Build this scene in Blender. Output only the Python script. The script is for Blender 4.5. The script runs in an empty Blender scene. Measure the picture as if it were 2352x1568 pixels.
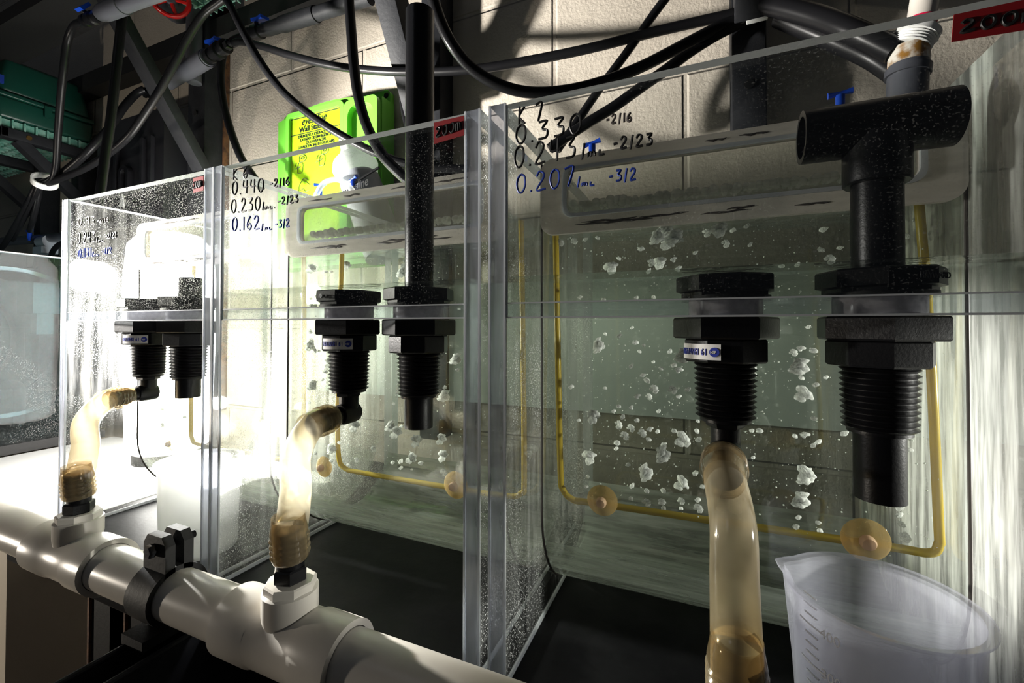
import bpy, bmesh, math, random
from mathutils import Vector, Matrix
random.seed(7)
C = bpy.context.scene.collection
S = bpy.context.scene
PI = math.pi
V = Vector
# ------------------------------------------------------------------ camera, world, lights, exposure
# origin = the lens; X runs along the wall, Y into the wall, Z up; the bench top lies at BZ
F_PX, YAW, PITCH, ROLL, PCX, PCY = 1003.14, 0.4049, 0.0137, 0.001, 1176.0, 735.73
_f = V((-math.sin(YAW)*math.cos(PITCH), math.cos(YAW)*math.cos(PITCH), math.sin(PITCH)))
_r = _f.cross(V((0, 0, 1))).normalized(); _u = _r.cross(_f)
_r, _u = math.cos(ROLL)*_r + math.sin(ROLL)*_u, math.cos(ROLL)*_u - math.sin(ROLL)*_r
cam_d = bpy.data.cameras.new('camera'); cam = bpy.data.objects.new('camera', cam_d); C.objects.link(cam)
cam.matrix_world = Matrix((( _r.x, _u.x, -_f.x, 0), (_r.y, _u.y, -_f.y, 0), (_r.z, _u.z, -_f.z, 0), (0, 0, 0, 1)))
cam_d.sensor_width = 36; cam_d.lens = F_PX/2352*36; cam_d.shift_y = -(784-PCY)/2352; cam_d.clip_start = 0.01
S.camera = cam
w = bpy.data.worlds.new('world'); S.world = w; w.use_nodes = True
w.node_tree.nodes['Background'].inputs[0].default_value = (0.75, 0.85, 1, 1)
w.node_tree.nodes['Background'].inputs[1].default_value = 0.02
S.view_settings.view_transform = 'Standard'; S.view_settings.look = 'None'
S.view_settings.gamma = 1; S.view_settings.exposure = 0.0; S.view_settings.use_curve_mapping = False
S.cycles.transparent_max_bounces = 64; S.cycles.max_bounces = 4; S.cycles.diffuse_bounces = 2; S.cycles.glossy_bounces = 3; S.cycles.sample_clamp_indirect = 4
S.cycles.use_denoising = True; S.cycles.adaptive_threshold = 0.06
LAMP_E = 28.0

def area(name, loc, target, size, power, col=(1, 1, 1)):
    d = bpy.data.lights.new(name, 'AREA'); d.shape = 'DISK'; d.size = size; d.energy = power; d.color = col
    o = bpy.data.objects.new(name, d); C.objects.link(o); o.location = loc
    o.rotation_euler = (V(target)-V(loc)).to_track_quat('-Z', 'Y').to_euler(); return o
area('fill_light_front', (-1.1, -0.9, 1.5), (-.2, .4, 0), 0.5, .45, (.86, .9, 1))  # added dim fill that shades the panel edges, no such lamp seen
area('low_left_fill', (-1.66, -0.30, -0.32), (-.45, .25, -.26), 0.05, 6.4, (1, .9, .76))  # added low light for the tan band on the pipe, source unseen
def spot(name, loc, target, power, deg, blend, rad, col=(1, 1, 1)):
    d = bpy.data.lights.new(name, 'SPOT'); d.energy = power; d.spot_size = math.radians(deg); d.spot_blend = blend; d.shadow_soft_size = rad; d.color = col
    o = bpy.data.objects.new(name, d); C.objects.link(o); o.location = loc
    o.rotation_euler = (V(target)-V(loc)).to_track_quat('-Z', 'Y').to_euler(); return o
spot('bench_strobe', (-1.12, .14, .10), (-.16, .70, .36), 158, 68, .9, .03, (1, .96, .9))
spot('bubble_fill', (-1.12, .37, .0), (.1, .36, -.09), 380, 36, .7, .012, (1, .98, .95))  # beam added along the tank row to brighten bubbles and hoses
spot('right_fill', (.62, .40, -.06), (-.1, .43, -.10), 60, 34, .6, .012, (1, .98, .94))  # unseen light added from the right to brighten the right tank

def ray(px, py): return _f + _r*((px-PCX)/F_PX) + _u*((PCY-py)/F_PX)
def at(px, py, Y): v = ray(px, py); return v*(Y/v.y)          # pixel -> point on the plane at depth Y
def path(*p): return [at(*q) for q in p]

# ------------------------------------------------------------------ materials
def newmat(name):
    m = bpy.data.materials.new(name); m.use_nodes = True
    nt = m.node_tree; nt.nodes.clear(); o = nt.nodes.new('ShaderNodeOutputMaterial')
    return m, nt, o
def N(nt, t, **kw):
    n = nt.nodes.new('ShaderNode'+t)
    for k, v in kw.items():
        if k in n.inputs.keys(): n.inputs[k].default_value = v
        else: setattr(n, k, v)
    return n
def L(nt, a, b): nt.links.new(a, b)
def noise(nt, scale, detail=4, rough=.6, stretch=None):
    tc = N(nt, 'TexCoord'); n = N(nt, 'TexNoise', Scale=scale, Detail=detail, Roughness=rough)
    if stretch:
        mp = N(nt, 'Mapping'); mp.inputs['Scale'].default_value = stretch
        L(nt, tc.outputs['Object'], mp.inputs[0]); L(nt, mp.outputs[0], n.inputs['Vector'])
    else: L(nt, tc.outputs['Object'], n.inputs['Vector'])
    return n
def ramp(nt, src, stops):
    r = N(nt, 'ValToRGB'); e = r.color_ramp.elements
    e[0].position, e[0].color = stops[0][0], stops[0][1]; e[1].position, e[1].color = stops[-1][0], stops[-1][1]
    for p, c in stops[1:-1]: x = e.new(p); x.color = c
    L(nt, src, r.inputs[0]); return r
def g(v): return (v, v, v, 1)
def plain(name, col, rough=.5, metal=0, spec=.5, bump=0, bscale=300, col2=None, cscale=8, cs=(.42, .62), trans=0, sss=0):
    m, nt, o = newmat(name); p = N(nt, 'BsdfPrincipled')
    p.inputs['Base Color'].default_value = (*col, 1); p.inputs['Roughness'].default_value = rough
    p.inputs['Metallic'].default_value = metal; p.inputs['Specular IOR Level'].default_value = spec
    if col2:
        n = noise(nt, cscale, 6); r = ramp(nt, n.outputs['Fac'], [(cs[0], (*col, 1)), (cs[1], (*col2, 1))]); L(nt, r.outputs[0], p.inputs['Base Color'])
    if bump:
        n = noise(nt, bscale, 5); b = N(nt, 'Bump', Strength=bump, Distance=.002); L(nt, n.outputs['Fac'], b.inputs['Height']); L(nt, b.outputs[0], p.inputs['Normal'])
    if trans:
        t = N(nt, 'BsdfTranslucent'); t.inputs[0].default_value = (*col, 1); mx = N(nt, 'MixShader'); mx.inputs[0].default_value = trans
        L(nt, p.outputs[0], mx.inputs[1]); L(nt, t.outputs[0], mx.inputs[2]); L(nt, mx.outputs[0], o.inputs[0])
    else: L(nt, p.outputs[0], o.inputs[0])
    return m
def clear(name, tint=(.97, .98, .98), dust=.0, haze=.0, rough=.02, refl=.9, dscale=760, dcol=(.95, .95, .93), thr=(.60, .66), big=(.42, .62), tsc=18, stretch=None, bump=0, bscale=60, tfac=.5, tex=0):
    """clear sheet: straight transmission + Schlick mirror + dust specks and a haze, some of it painted glare"""
    m, nt, o = newmat(name)
    t = N(nt, 'BsdfTransparent'); t.inputs[0].default_value = (*tint, 1)
    gl = N(nt, 'BsdfGlossy', Roughness=rough); gl.inputs[0].default_value = (1, 1, 1, 1)
    lw = N(nt, 'LayerWeight', Blend=.5)
    pw = N(nt, 'Math', operation='POWER'); pw.inputs[1].default_value = 5; L(nt, lw.outputs['Facing'], pw.inputs[0])
    ma = N(nt, 'Math', operation='MULTIPLY_ADD'); ma.inputs[1].default_value = .8*refl; ma.inputs[2].default_value = .04*refl; L(nt, pw.outputs[0], ma.inputs[0])
    if bump:
        n = noise(nt, bscale, 3, .5, stretch); b = N(nt, 'Bump', Strength=bump, Distance=.004 if bscale > 10 else .2); L(nt, n.outputs['Fac'], b.inputs['Height']); L(nt, b.outputs[0], gl.inputs['Normal'])
    mx = N(nt, 'MixShader'); L(nt, ma.outputs[0], mx.inputs[0]); L(nt, t.outputs[0], mx.inputs[1]); L(nt, gl.outputs[0], mx.inputs[2])
    out = mx
    if dust or haze:
        d = N(nt, 'BsdfDiffuse'); d.inputs[0].default_value = (*dcol, 1); tr = N(nt, 'BsdfTranslucent'); tr.inputs[0].default_value = (*dcol, 1)
        dm = N(nt, 'MixShader'); dm.inputs[0].default_value = tfac; L(nt, d.outputs[0], dm.inputs[1]); L(nt, tr.outputs[0], dm.inputs[2])
        fac = N(nt, 'Math', operation='ADD'); fac.inputs[0].default_value = haze; fac.inputs[1].default_value = 0; fac.use_clamp = True
        if tex:
            n3 = noise(nt, tsc, 3, .65, stretch or (1, 1, 1)); r3 = ramp(nt, n3.outputs['Fac'], [(.38, g(0)), (.68, g(1))])
            ml = N(nt, 'Math', operation='MULTIPLY'); ml.inputs[1].default_value = tex; L(nt, r3.outputs[0], ml.inputs[0])
            a3 = N(nt, 'Math', operation='ADD'); a3.inputs[1].default_value = haze; L(nt, ml.outputs[0], a3.inputs[0]); L(nt, a3.outputs[0], fac.inputs[0])
        if dust:
            n1 = noise(nt, dscale, 1, .5); r1 = ramp(nt, n1.outputs['Fac'], [(thr[0], g(0)), (thr[1], g(1))])
            n2 = noise(nt, 9, 2, .6); r2 = ramp(nt, n2.outputs['Fac'], [(big[0], g(0)), (big[1], g(1))])
            mu = N(nt, 'Math', operation='MULTIPLY'); L(nt, r1.outputs[0], mu.inputs[0]); L(nt, r2.outputs[0], mu.inputs[1])
            mu2 = N(nt, 'Math', operation='MULTIPLY'); mu2.inputs[1].default_value = dust; L(nt, mu.outputs[0], mu2.inputs[0]); L(nt, mu2.outputs[0], fac.inputs[1])
        m2 = N(nt, 'MixShader'); L(nt, fac.outputs[0], m2.inputs[0]); L(nt, mx.outputs[0], m2.inputs[1]); L(nt, dm.outputs[0], m2.inputs[2]); out = m2
    L(nt, out.outputs[0], o.inputs[0])
    return m
def emit(name, col, e):
    m, nt, o = newmat(name); n = N(nt, 'Emission'); n.inputs[0].default_value = (*col, 1); n.inputs[1].default_value = e; L(nt, n.outputs[0], o.inputs[0]); return m
def blockwall():
    m, nt, o = newmat('painted block wall'); p = N(nt, 'BsdfPrincipled', Roughness=.55)
    tc = N(nt, 'TexCoord'); sp = N(nt, 'SeparateXYZ'); L(nt, tc.outputs['Object'], sp.inputs[0])
    ax = N(nt, 'Math', operation='ADD'); ax.inputs[1].default_value = .8375+.205+.41*20; L(nt, sp.outputs['X'], ax.inputs[0])
    az = N(nt, 'Math', operation='ADD'); az.inputs[1].default_value = -.572+.191*20; L(nt, sp.outputs['Z'], az.inputs[0])
    cb = N(nt, 'CombineXYZ'); L(nt, ax.outputs[0], cb.inputs[0]); L(nt, az.outputs[0], cb.inputs[1])
    br = N(nt, 'TexBrick', Scale=1.0); br.offset = .5; br.inputs['Brick Width'].default_value = .41; br.inputs['Row Height'].default_value = .191
    br.inputs['Mortar Size'].default_value = .0055; br.inputs['Mortar Smooth'].default_value = .6
    L(nt, cb.outputs[0], br.inputs['Vector'])
    n = noise(nt, 3, 5); r = ramp(nt, n.outputs['Fac'], [(.35, (.50, .445, .37, 1)), (.65, (.58, .525, .445, 1))]); L(nt, r.outputs[0], p.inputs['Base Color'])
    n2 = noise(nt, 190, 6, .6); n3 = noise(nt, 22, 3, .5)
    s1 = N(nt, 'Math', operation='MULTIPLY_ADD'); s1.inputs[1].default_value = .2; L(nt, n2.outputs['Fac'], s1.inputs[0])
    s0 = N(nt, 'Math', operation='MULTIPLY'); s0.inputs[1].default_value = .3; L(nt, n3.outputs['Fac'], s0.inputs[0]); L(nt, s0.outputs[0], s1.inputs[2])
    s2 = N(nt, 'Math', operation='MULTIPLY_ADD'); s2.inputs[1].default_value = -.55; L(nt, br.outputs['Fac'], s2.inputs[0]); L(nt, s1.outputs[0], s2.inputs[2])
    b = N(nt, 'Bump', Strength=.9, Distance=.008); L(nt, s2.outputs[0], b.inputs['Height']); L(nt, b.outputs[0], p.inputs['Normal'])
    L(nt, p.outputs[0], o.inputs[0]); return m

M = {}
M['wall'] = blockwall()
M['black'] = plain('black plastic', (.006, .006, .007), .32, spec=.28, bump=.1, bscale=500)
M['black_matte'] = plain('black matte', (.012, .012, .012), .6, spec=.3, bump=.15, bscale=200)
M['hose'] = plain('black tubing', (.008, .008, .009), .32, spec=.15)
M['steel'] = plain('black painted steel', (.018, .019, .022), .55, spec=.15, bump=.25, bscale=160, col2=(.024, .025, .028), cscale=40)
M['rust'] = plain('rusty wood edge', (.16, .07, .025), .7, bump=.4, col2=(.05, .02, .01), cscale=60)
M['bench'] = plain('black bench top', (.008, .008, .009), .40, spec=.08, bump=.12, bscale=90, col2=(.014, .014, .015), cscale=20)
M['pvc_white'] = plain('white pvc', (.66, .62, .56), .28, spec=.5, col2=(.58, .54, .48), cscale=5)
M['pvc_grey'] = plain('grey pvc', (.085, .088, .105), .35, spec=.5, bump=.05)
M['grey_light'] = plain('light grey plastic', (.36, .38, .42), .4)
M['white'] = plain('white plastic', (.8, .8, .78), .4)
M['white_trans'] = plain('translucent white plastic', (.82, .84, .84), .3, trans=.5)
M['blue'] = plain('blue plastic', (.01, .07, .55), .3)
M['red'] = plain('red enamel', (.55, .012, .012), .25)
M['green_box'] = plain('dark green plastic', (.006, .055, .038), .35, bump=.1)
M['green_grid'] = plain('green grating', (.12, .34, .26), .5, col2=(.30, .50, .42), cscale=60)
M['lime'] = plain('lime green plastic', (.15, .52, .05), .35)
M['lime_label'] = plain('yellow green sticker', (.36, .68, .01), .4)
M['ink'] = plain('black ink', (.008, .008, .008), .5)
M['ink_blue'] = plain('blue ink', (.01, .04, .30), .5)
M['ink_faded'] = plain('faded ink', (.06, .05, .045), .6)
M['tape'] = plain('red tape', (.20, .006, .008), .45)
M['nsf_blue'] = plain('label blue', (.02, .04, .35), .5)
M['label_white'] = plain('label white', (.75, .74, .72), .5)
M['backsplash'] = plain('grey green panel', (.80, .86, .83), .45)
M['cream'] = plain('cream paint', (.52, .46, .38), .45, bump=.15, bscale=120)
M['yellow_tube'] = plain('yellowed tubing', (.62, .46, .05), .25, trans=.35)
M['sucker'] = clear('amber suction cup', (.93, .82, .62), haze=.25, dcol=(.75, .55, .25), tex=.3, refl=1)
M['foam'] = plain('dusty white', (.85, .87, .86), .2)
M['acrylic'] = clear('clear acrylic', dust=.17, thr=(.62, .68))
M['acrylic_dusty'] = clear('dusty clear acrylic', dust=.6, thr=(.56, .63), haze=.0, big=(.38, .6))
M['acrylic_side'] = clear('hazy acrylic side', (.88, .885, .875), dust=.5, thr=(.60, .68), haze=.005, tex=.05, stretch=(1, 6, .5))
M['acrylic_chamber'] = clear('acrylic chamber', (.96, .98, .97))
M['chamber_dusty_glare'] = clear('glare hazed dusty chamber', (.96, .98, .97), dust=.5, thr=(.58, .66), haze=.06, tex=.14, stretch=(1, 1, .4), tfac=.6)  # dust specks, plus a haze painting the white bloom around the lamp
M['side_glow'] = clear('glare hazed acrylic side', (.90, .905, .90), dust=.5, thr=(.60, .68), haze=.06, tex=.16, stretch=(1, 6, .5), tfac=.6)  # haze paints the white glare on the middle tank's left panel
M['acrylic_bare'] = clear('clean clear acrylic', (.93, .935, .93))
M['edge'] = clear('sawn acrylic edge', (.55, .57, .66), haze=.20, rough=.15, dcol=(.62, .64, .74), tex=.30, stretch=(3, 1, .35), tfac=.6)
M['edge_shelf'] = clear('shelf front edge', (.75, .79, .82), haze=.07, rough=.08, dcol=(.62, .64, .74), tex=.12, stretch=(.6, 1, 1), tfac=.6)
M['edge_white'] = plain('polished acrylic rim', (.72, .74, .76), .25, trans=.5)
M['frame'] = clear('frosted window frame', (.72, .70, .68), haze=.72, dcol=(.92, .87, .82), tex=.22, stretch=(1, 1, 5), tfac=.5)
M['mesh'] = clear('fine window screen', (.80, .80, .78), haze=.16, dcol=(.75, .71, .64), tfac=.5)
M['gasket'] = plain('bright shelf bore', (.9, .86, .9), .15, col2=(.08, .08, .09), cscale=45, trans=.45)  # white and dark patches paint the reflections in the clear bore
M['water'] = clear('tank water', (.90, .90, .878), refl=.7, rough=.02)
M['water_top'] = clear('water surface', (.85, .9, .87), refl=1, bump=.6, bscale=45, rough=.03, haze=.05)
M['bubble'] = clear('air bubble', (.85, .88, .87), haze=.5, rough=.06, refl=2.5, dcol=(1, 1, 1), bump=1.0, bscale=2.5, tex=.95, tsc=2.2, tfac=.6)
M['speck'] = plain('tiny bubble', (.85, .87, .84), .3, trans=.4)
M['vinyl'] = clear('stained clear tubing', (.88, .80, .66), haze=.22, rough=.12, refl=1.3, dcol=(.92, .84, .66), tex=.2, tfac=.65)
M['vinyl_end'] = clear('tubing over barb', (.70, .62, .50), haze=.12, rough=.08, refl=1.6, dcol=(.6, .5, .32), tfac=.5)
M['beaker_lit'] = clear('backlit beaker', (.9, .9, .9), haze=.55, rough=.12, dcol=(.9, .9, .9), tfac=.7)  # brighter copy of the beaker plastic, backlight put into the haze
M['spotted'] = clear('spotted clear tubing', (.90, .84, .68), haze=.30, rough=.12, refl=1.3, dcol=(.96, .92, .82), dust=.35, dscale=90, thr=(.55, .7), tfac=.65)
M['glare_streaked'] = clear('salted acrylic side', (.86, .87, .84), haze=.16, dcol=(.85, .86, .80), tex=.45, stretch=(1, 7, .6), tfac=.3)  # milky streaks paint light reflected inside the right panel
M['chamber_low'] = clear('curved chamber bottom', (.84, .87, .84), haze=.16, refl=1.6, rough=.06, dcol=(.80, .86, .80), tex=.35, stretch=(.5, 5, 5), tfac=.5)  # streaked haze stands in for light refracted in the curved bottom
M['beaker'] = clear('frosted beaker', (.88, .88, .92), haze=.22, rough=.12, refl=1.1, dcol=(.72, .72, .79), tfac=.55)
M['grad'] = plain('white print', (.62, .62, .66), .5, trans=.4)
M['stain'] = plain('stained coupling', (.75, .70, .62), .4, col2=(.30, .14, .02), cscale=30, cs=(.5, .6))
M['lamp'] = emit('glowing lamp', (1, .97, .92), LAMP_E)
M['clearline'] = clear('clear air line', (.85, .87, .88), haze=.35, refl=1.3)
M['aqua'] = clear('aquarium glass', (.80, .87, .88), refl=.12, dust=.3, thr=(.62, .68), haze=.008)
M['aqua_rim'] = clear('kreisel shell', (.38, .44, .50), haze=.04, rough=.08, refl=.8, dcol=(.25, .32, .38))
M['bin'] = plain('black bin plastic', (.010, .010, .012), .4, spec=.5)

# ------------------------------------------------------------------ mesh helpers
class MB:
    def __init__(s): s.bm = bmesh.new()
    def quadloops(s, loops, close=True, cap=(False, False), mi=0):
        vs = [[s.bm.verts.new(p) for p in lp] for lp in loops]; n = len(vs[0])
        for a, b in zip(vs, vs[1:]):
            for i in range(n if close else n-1):
                j = (i+1) % n
                try: s.bm.faces.new((a[i], a[j], b[j], b[i])).material_index = mi
                except ValueError: pass
        if cap[0]: s.bm.faces.new(list(reversed(vs[0])))
        if cap[1]: s.bm.faces.new(vs[-1])
        return s
    def box(s, lo, hi, mx=None, bev=0):
        P = [V((x, y, z)) for z in (lo[2], hi[2]) for x, y in ((lo[0], lo[1]), (hi[0], lo[1]), (hi[0], hi[1]), (lo[0], hi[1]))]
        if mx: P = [mx @ p for p in P]
        v = [s.bm.verts.new(p) for p in P]; fs = []
        for q in ((0, 3, 2, 1), (4, 5, 6, 7), (0, 1, 5, 4), (1, 2, 6, 5), (2, 3, 7, 6), (3, 0, 4, 7)): fs.append(s.bm.faces.new([v[i] for i in q]))
        if bev:
            es = list({e for f in fs for e in f.edges}); bmesh.ops.bevel(s.bm, geom=es, offset=bev, segments=2, affect='EDGES', profile=.5)
        return s
    def tube(s, pts, r, seg=12, smooth=8, caps=True):
        P = [V(p) for p in pts]; R = r if isinstance(r, (list, tuple)) else [r]*len(P)
        if smooth and len(P) > 2:
            Q, RR = [], []
            for i in range(len(P)-1):
                a, b, c, d = P[max(i-1, 0)], P[i], P[i+1], P[min(i+2, len(P)-1)]
                for k in range(smooth):
                    t = k/smooth; Q.append(.5*((2*b)+(c-a)*t+(2*a-5*b+4*c-d)*t*t+(3*b-a-3*c+d)*t**3)); RR.append(R[i]*(1-t)+R[i+1]*t)
            Q.append(P[-1]); RR.append(R[-1]); P, R = Q, RR
        T = [(P[min(i+1, len(P)-1)]-P[max(i-1, 0)]).normalized() for i in range(len(P))]
        n = T[0].orthogonal().normalized(); loops = []
        for i, p in enumerate(P):
            n = (n-T[i]*n.dot(T[i])).normalized(); b = T[i].cross(n)
            loops.append([p+R[i]*(math.cos(2*PI*k/seg)*n+math.sin(2*PI*k/seg)*b) for k in range(seg)])
        return s.quadloops(loops, True, (caps, caps))
    def lathe(s, prof, mx=None, seg=32, a0=0, cap=(True, True)):
        mx = mx or Matrix()
        loops = [[mx @ V((r*math.cos(a0+2*PI*k/seg), r*math.sin(a0+2*PI*k/seg), z)) for k in range(seg)] for r, z in prof]
        return s.quadloops(loops, True, cap)
    def cyl(s, a, b, r, seg=24, r2=None):
        a, b = V(a), V(b); return s.lathe([(r, 0), (r if r2 is None else r2, (b-a).length)], frame(a, b-a), seg)
    def prism(s, poly, d, cap=True):
        d = V(d); A = [V(p) for p in poly]; return s.quadloops([A, [p+d for p in A]], True, (cap, cap))
    def ring(s, outer, inner, d):
        d = V(d); o = [V(p) for p in outer]; i = [V(p) for p in inner]
        return s.quadloops([o, [p+d for p in o], [p+d for p in i], i, o], True)
    def ribbon(s, pts, r=.0011):
        return s.tube(pts, r, 5, 4)
    def build(s, name, mat, parent=None, loc=None, sharp=35, kind=None, label=None, flat=False):
        me = bpy.data.meshes.new(name)
        bmesh.ops.remove_doubles(s.bm, verts=s.bm.verts, dist=1e-6)
        bmesh.ops.recalc_face_normals(s.bm, faces=s.bm.faces)
        wl = V((0, 0, 0)); q = parent
        while q is not None: wl += q.location; q = q.parent
        if loc is None:
            if len(s.bm.verts):
                xs = [v.co for v in s.bm.verts]
                loc = V([(min(c[i] for c in xs)+max(c[i] for c in xs))/2 for i in range(3)])
                if parent is None: loc.z = min(c.z for c in xs)
            else: loc = wl
        loc = V(loc)
        for v in s.bm.verts: v.co -= loc
        s.bm.to_mesh(me); s.bm.free()
        if not flat:
            for p in me.polygons: p.use_smooth = True
            me.set_sharp_from_angle(angle=math.radians(sharp))
        o = bpy.data.objects.new(name, me); C.objects.link(o); o.location = loc-wl
        for m in (mat if isinstance(mat, (list, tuple)) else [mat]): me.materials.append(m)
        if parent is not None: o.parent = parent
        if kind: o['kind'] = kind
        if label: o['label'] = label
        return o
def frame(o, d):
    d = V(d).normalized(); q = d.to_track_quat('Z', 'Y'); return Matrix.Translation(V(o)) @ q.to_matrix().to_4x4()
def tag(o, label, cat, group=None, kind=None):
    o['label'] = label; o['category'] = cat
    if group: o['group'] = group
    if kind: o['kind'] = kind
    return o
def root(name, label, cat, loc, group=None):
    o = bpy.data.objects.new(name, None); C.objects.link(o); o.location = loc; o.empty_display_size = .02
    return tag(o, label, cat, group)
def rrect(x0, z0, x1, z1, r, y, n=6):
    out = []
    for cx, cz, a in ((x1-r, z1-r, 0), (x0+r, z1-r, PI/2), (x0+r, z0+r, PI), (x1-r, z0+r, 3*PI/2)):
        for k in range(n+1): t = a+PI/2*k/n; out.append(V((cx+r*math.cos(t), y, cz+r*math.sin(t))))
    return out
def text_mesh(body, size, mx, name, mat, parent, sx=1, bold=False, align='LEFT', shear=0):
    cu = bpy.data.curves.new('t', 'FONT'); cu.body = body; cu.size = size; cu.align_x = align; cu.extrude = .0002; cu.shear = shear
    if bold: cu.offset = size*.018
    ob = bpy.data.objects.new('t', cu); C.objects.link(ob)
    dg = bpy.context.evaluated_depsgraph_get(); me = bpy.data.meshes.new_from_object(ob.evaluated_get(dg))
    bpy.data.objects.remove(ob); me.name = name
    wl = V((0, 0, 0)); q = parent
    while q is not None: wl += q.location; q = q.parent
    me.transform(Matrix.Translation(-wl) @ mx @ Matrix.Diagonal((sx, 1, 1, 1)))
    o = bpy.data.objects.new(name, me); C.objects.link(o); me.materials.append(mat); o.parent = parent
    return o
def wallmx(x, y, z, rot=0):  # text facing -Y
    return Matrix.Translation((x, y, z)) @ Matrix.Rotation(rot, 4, 'Y') @ Matrix(((1, 0, 0, 0), (0, 0, -1, 0), (0, 1, 0, 0), (0, 0, 0, 1)))

# hand-drawn glyphs as pen strokes in a 0..1 box
GL = {
 '0': [[(.5, 1), (.2, .8), (.1, .4), (.3, .03), (.62, .05), (.85, .4), (.8, .85), (.5, 1)]],
 '1': [[(.5, 1), (.45, 0)]],
 '2': [[(.12, .75), (.35, 1), (.72, .9), (.68, .6), (.1, .02), (.9, .06)]],
 '3': [[(.15, .95), (.8, .95), (.4, .58), (.8, .45), (.72, .1), (.12, .05)]],
 '4': [[(.2, 1), (.12, .5), (.85, .5)], [(.72, 1), (.65, 0)]],
 '6': [[(.7, 1), (.25, .6), (.15, .2), (.5, 0), (.82, .25), (.55, .48), (.2, .3)]],
 '7': [[(.1, .92), (.85, 1), (.4, 0)]],
 '9': [[(.8, .7), (.4, .55), (.2, .8), (.55, 1), (.8, .8), (.7, 0)]],
 '.': [[(.3, .04), (.36, .0), (.4, .06)]],
 '-': [[(.1, .45), (.8, .5)]],
 '/': [[(.65, 1.05), (.2, -.15)]],
 'm': [[(.0, .5), (.05, 0), (.08, .45), (.35, .5), (.4, 0), (.45, .45), (.75, .5), (.85, 0)]],
 'L': [[(.2, .7), (.15, 0), (.75, .02)]],
 'K': [[(.2, 1), (.12, 0)], [(.8, .95), (.15, .45), (.85, 0)]],
 ' ': [],
}
W1 = {'.': .45, '1': .55, '-': .8, '/': .7, 'm': 1.0, ' ': .7}
def scrawl(name, items, Y, parent, mat, r=.0009):
    """items: (text, (px,py) baseline start, (px,py) baseline end, height in px) on the pane at depth Y"""
    mb = MB()
    for txt, a, b, h in items:
        A, B = at(*a, Y), at(*b, Y); H = at(a[0], a[1]-h, Y)-A; tot = sum(W1.get(c, 1) for c in txt); U = (B-A)/tot; x = 0
        for c in txt:
            cw = W1.get(c, 1); k = .55 if c in 'mL' else 1
            for st in GL[c]:
                mb.tube([A+U*(x+p[0]*cw*.82)+H*(p[1]*k) for p in st], r, 6, 4)
            x += cw
    return mb.build(name, mat, parent)

BZ = -.269
# ------------------------------------------------------------------ setting
MB().box((-4.2, .70, -1.2), (2.6, .82, 2.2)).build('wall_back', M['wall'], loc=(0, .70, 0), kind='structure', flat=True)
MB().box((-4.2, -2.5, -1.25), (2.6, .82, -1.2)).build('floor', M['cream'], kind='structure', flat=True)
t = MB().box((-.74, .688, -.135), (2.0, .699, .075)).build('trim_1', M['backsplash'], kind='structure', flat=True)

# black bench that carries the tanks
bn = root('lab_bench', 'long black bench under the row of clear tanks', 'bench', (.2, .46, -1.2))
MB().box((-.815, .262, BZ-.03), (1.3, .698, BZ), bev=.002).build('bench_top', M['bench'], bn)
MB().box((-.66, .30, -1.0), (1.3, .32, BZ-.03)).build('apron', M['black_matte'], bn)
for x in (-.70, .4, 1.25):
    MB().box((x, .30, -1.2), (x+.075, .375, BZ-.03)).build('leg', [M['black_matte'], M['rust']] if x < 0 else M['black_matte'], bn)
MB().box((-.704, .297, -1.2), (-.70, .30, BZ-.03)).box((-.625, .297, -1.2), (-.621, .30, BZ-.03)).build('worn_edge', M['rust'], bn, label='worn brown edge of the leg')

# cream cabinet on the left that carries the aquarium, and the pale board lying next to it
cb = MB().box((-2.3, .30, -1.2), (-.93, .698, BZ-.012)); tag(cb.build('low_cabinet', M['cream'], flat=True), 'cream painted low cabinet under the white board and aquarium', 'cabinet')
wb = MB().box((-1.31, .295, BZ-.011), (-.80, .60, BZ+.001), bev=.002)
tag(wb.build('white_board', plain('white board', (.85, .85, .83), .35), sharp=60), 'bright white flat board on the bench left of the tanks', 'board')

# ------------------------------------------------------------------ acrylic tanks
T = .0135; Y0 = .30; Y1 = .382; Y2 = .582; ZT = .1693; CR = .10
ZS0, ZS1 = .0067, .0175; WL = .111; WF = .0385
def panel_mi(me, axis_face):
    for p in me.polygons: p.material_index = axis_face(p.normal)
def side_panel(x0, parent, mat='acrylic_side'):
    mb = MB()
    pts = [(Y0, BZ), (Y0, ZT), (Y2+.012, ZT), (Y2+.012, BZ)]
    mb.prism([(x0, y, z) for y, z in pts], (T, 0, 0))
    o = mb.build('side_panel', [M[mat], M['edge'], M['edge_white'], M['acrylic_bare']], parent, flat=True)
    for p in o.data.polygons:
        n = p.normal
        p.material_index = (0 if (n.x > 0) == (mat != 'glare_streaked') else 3) if abs(n.x) > .5 else (1 if n.y < -.5 else 2)
    MB().box((x0-.0004, Y0-.0006, BZ), (x0+.0012, Y0+.0012, ZT)).box((x0+T-.0012, Y0-.0006, BZ), (x0+T+.0004, Y0+.0012, ZT)).box((x0+T-.0004, Y0, BZ), (x0+T+.0012, Y2, BZ+.004)).build('bevel_line', M['edge_white'], o, flat=True)
    return o
def profile(off, ztop):
    y1, y2, r = Y1+off, Y2-off, CR-off; zc = BZ+.003+CR
    p = [(y1, ztop), (y1, .05)]
    for k in range(25): a = PI+PI*k/24; p.append(((Y1+Y2)/2+r*math.cos(a), zc+r*math.sin(a)))
    return p+[(y2, .05), (y2, ztop)]
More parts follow.
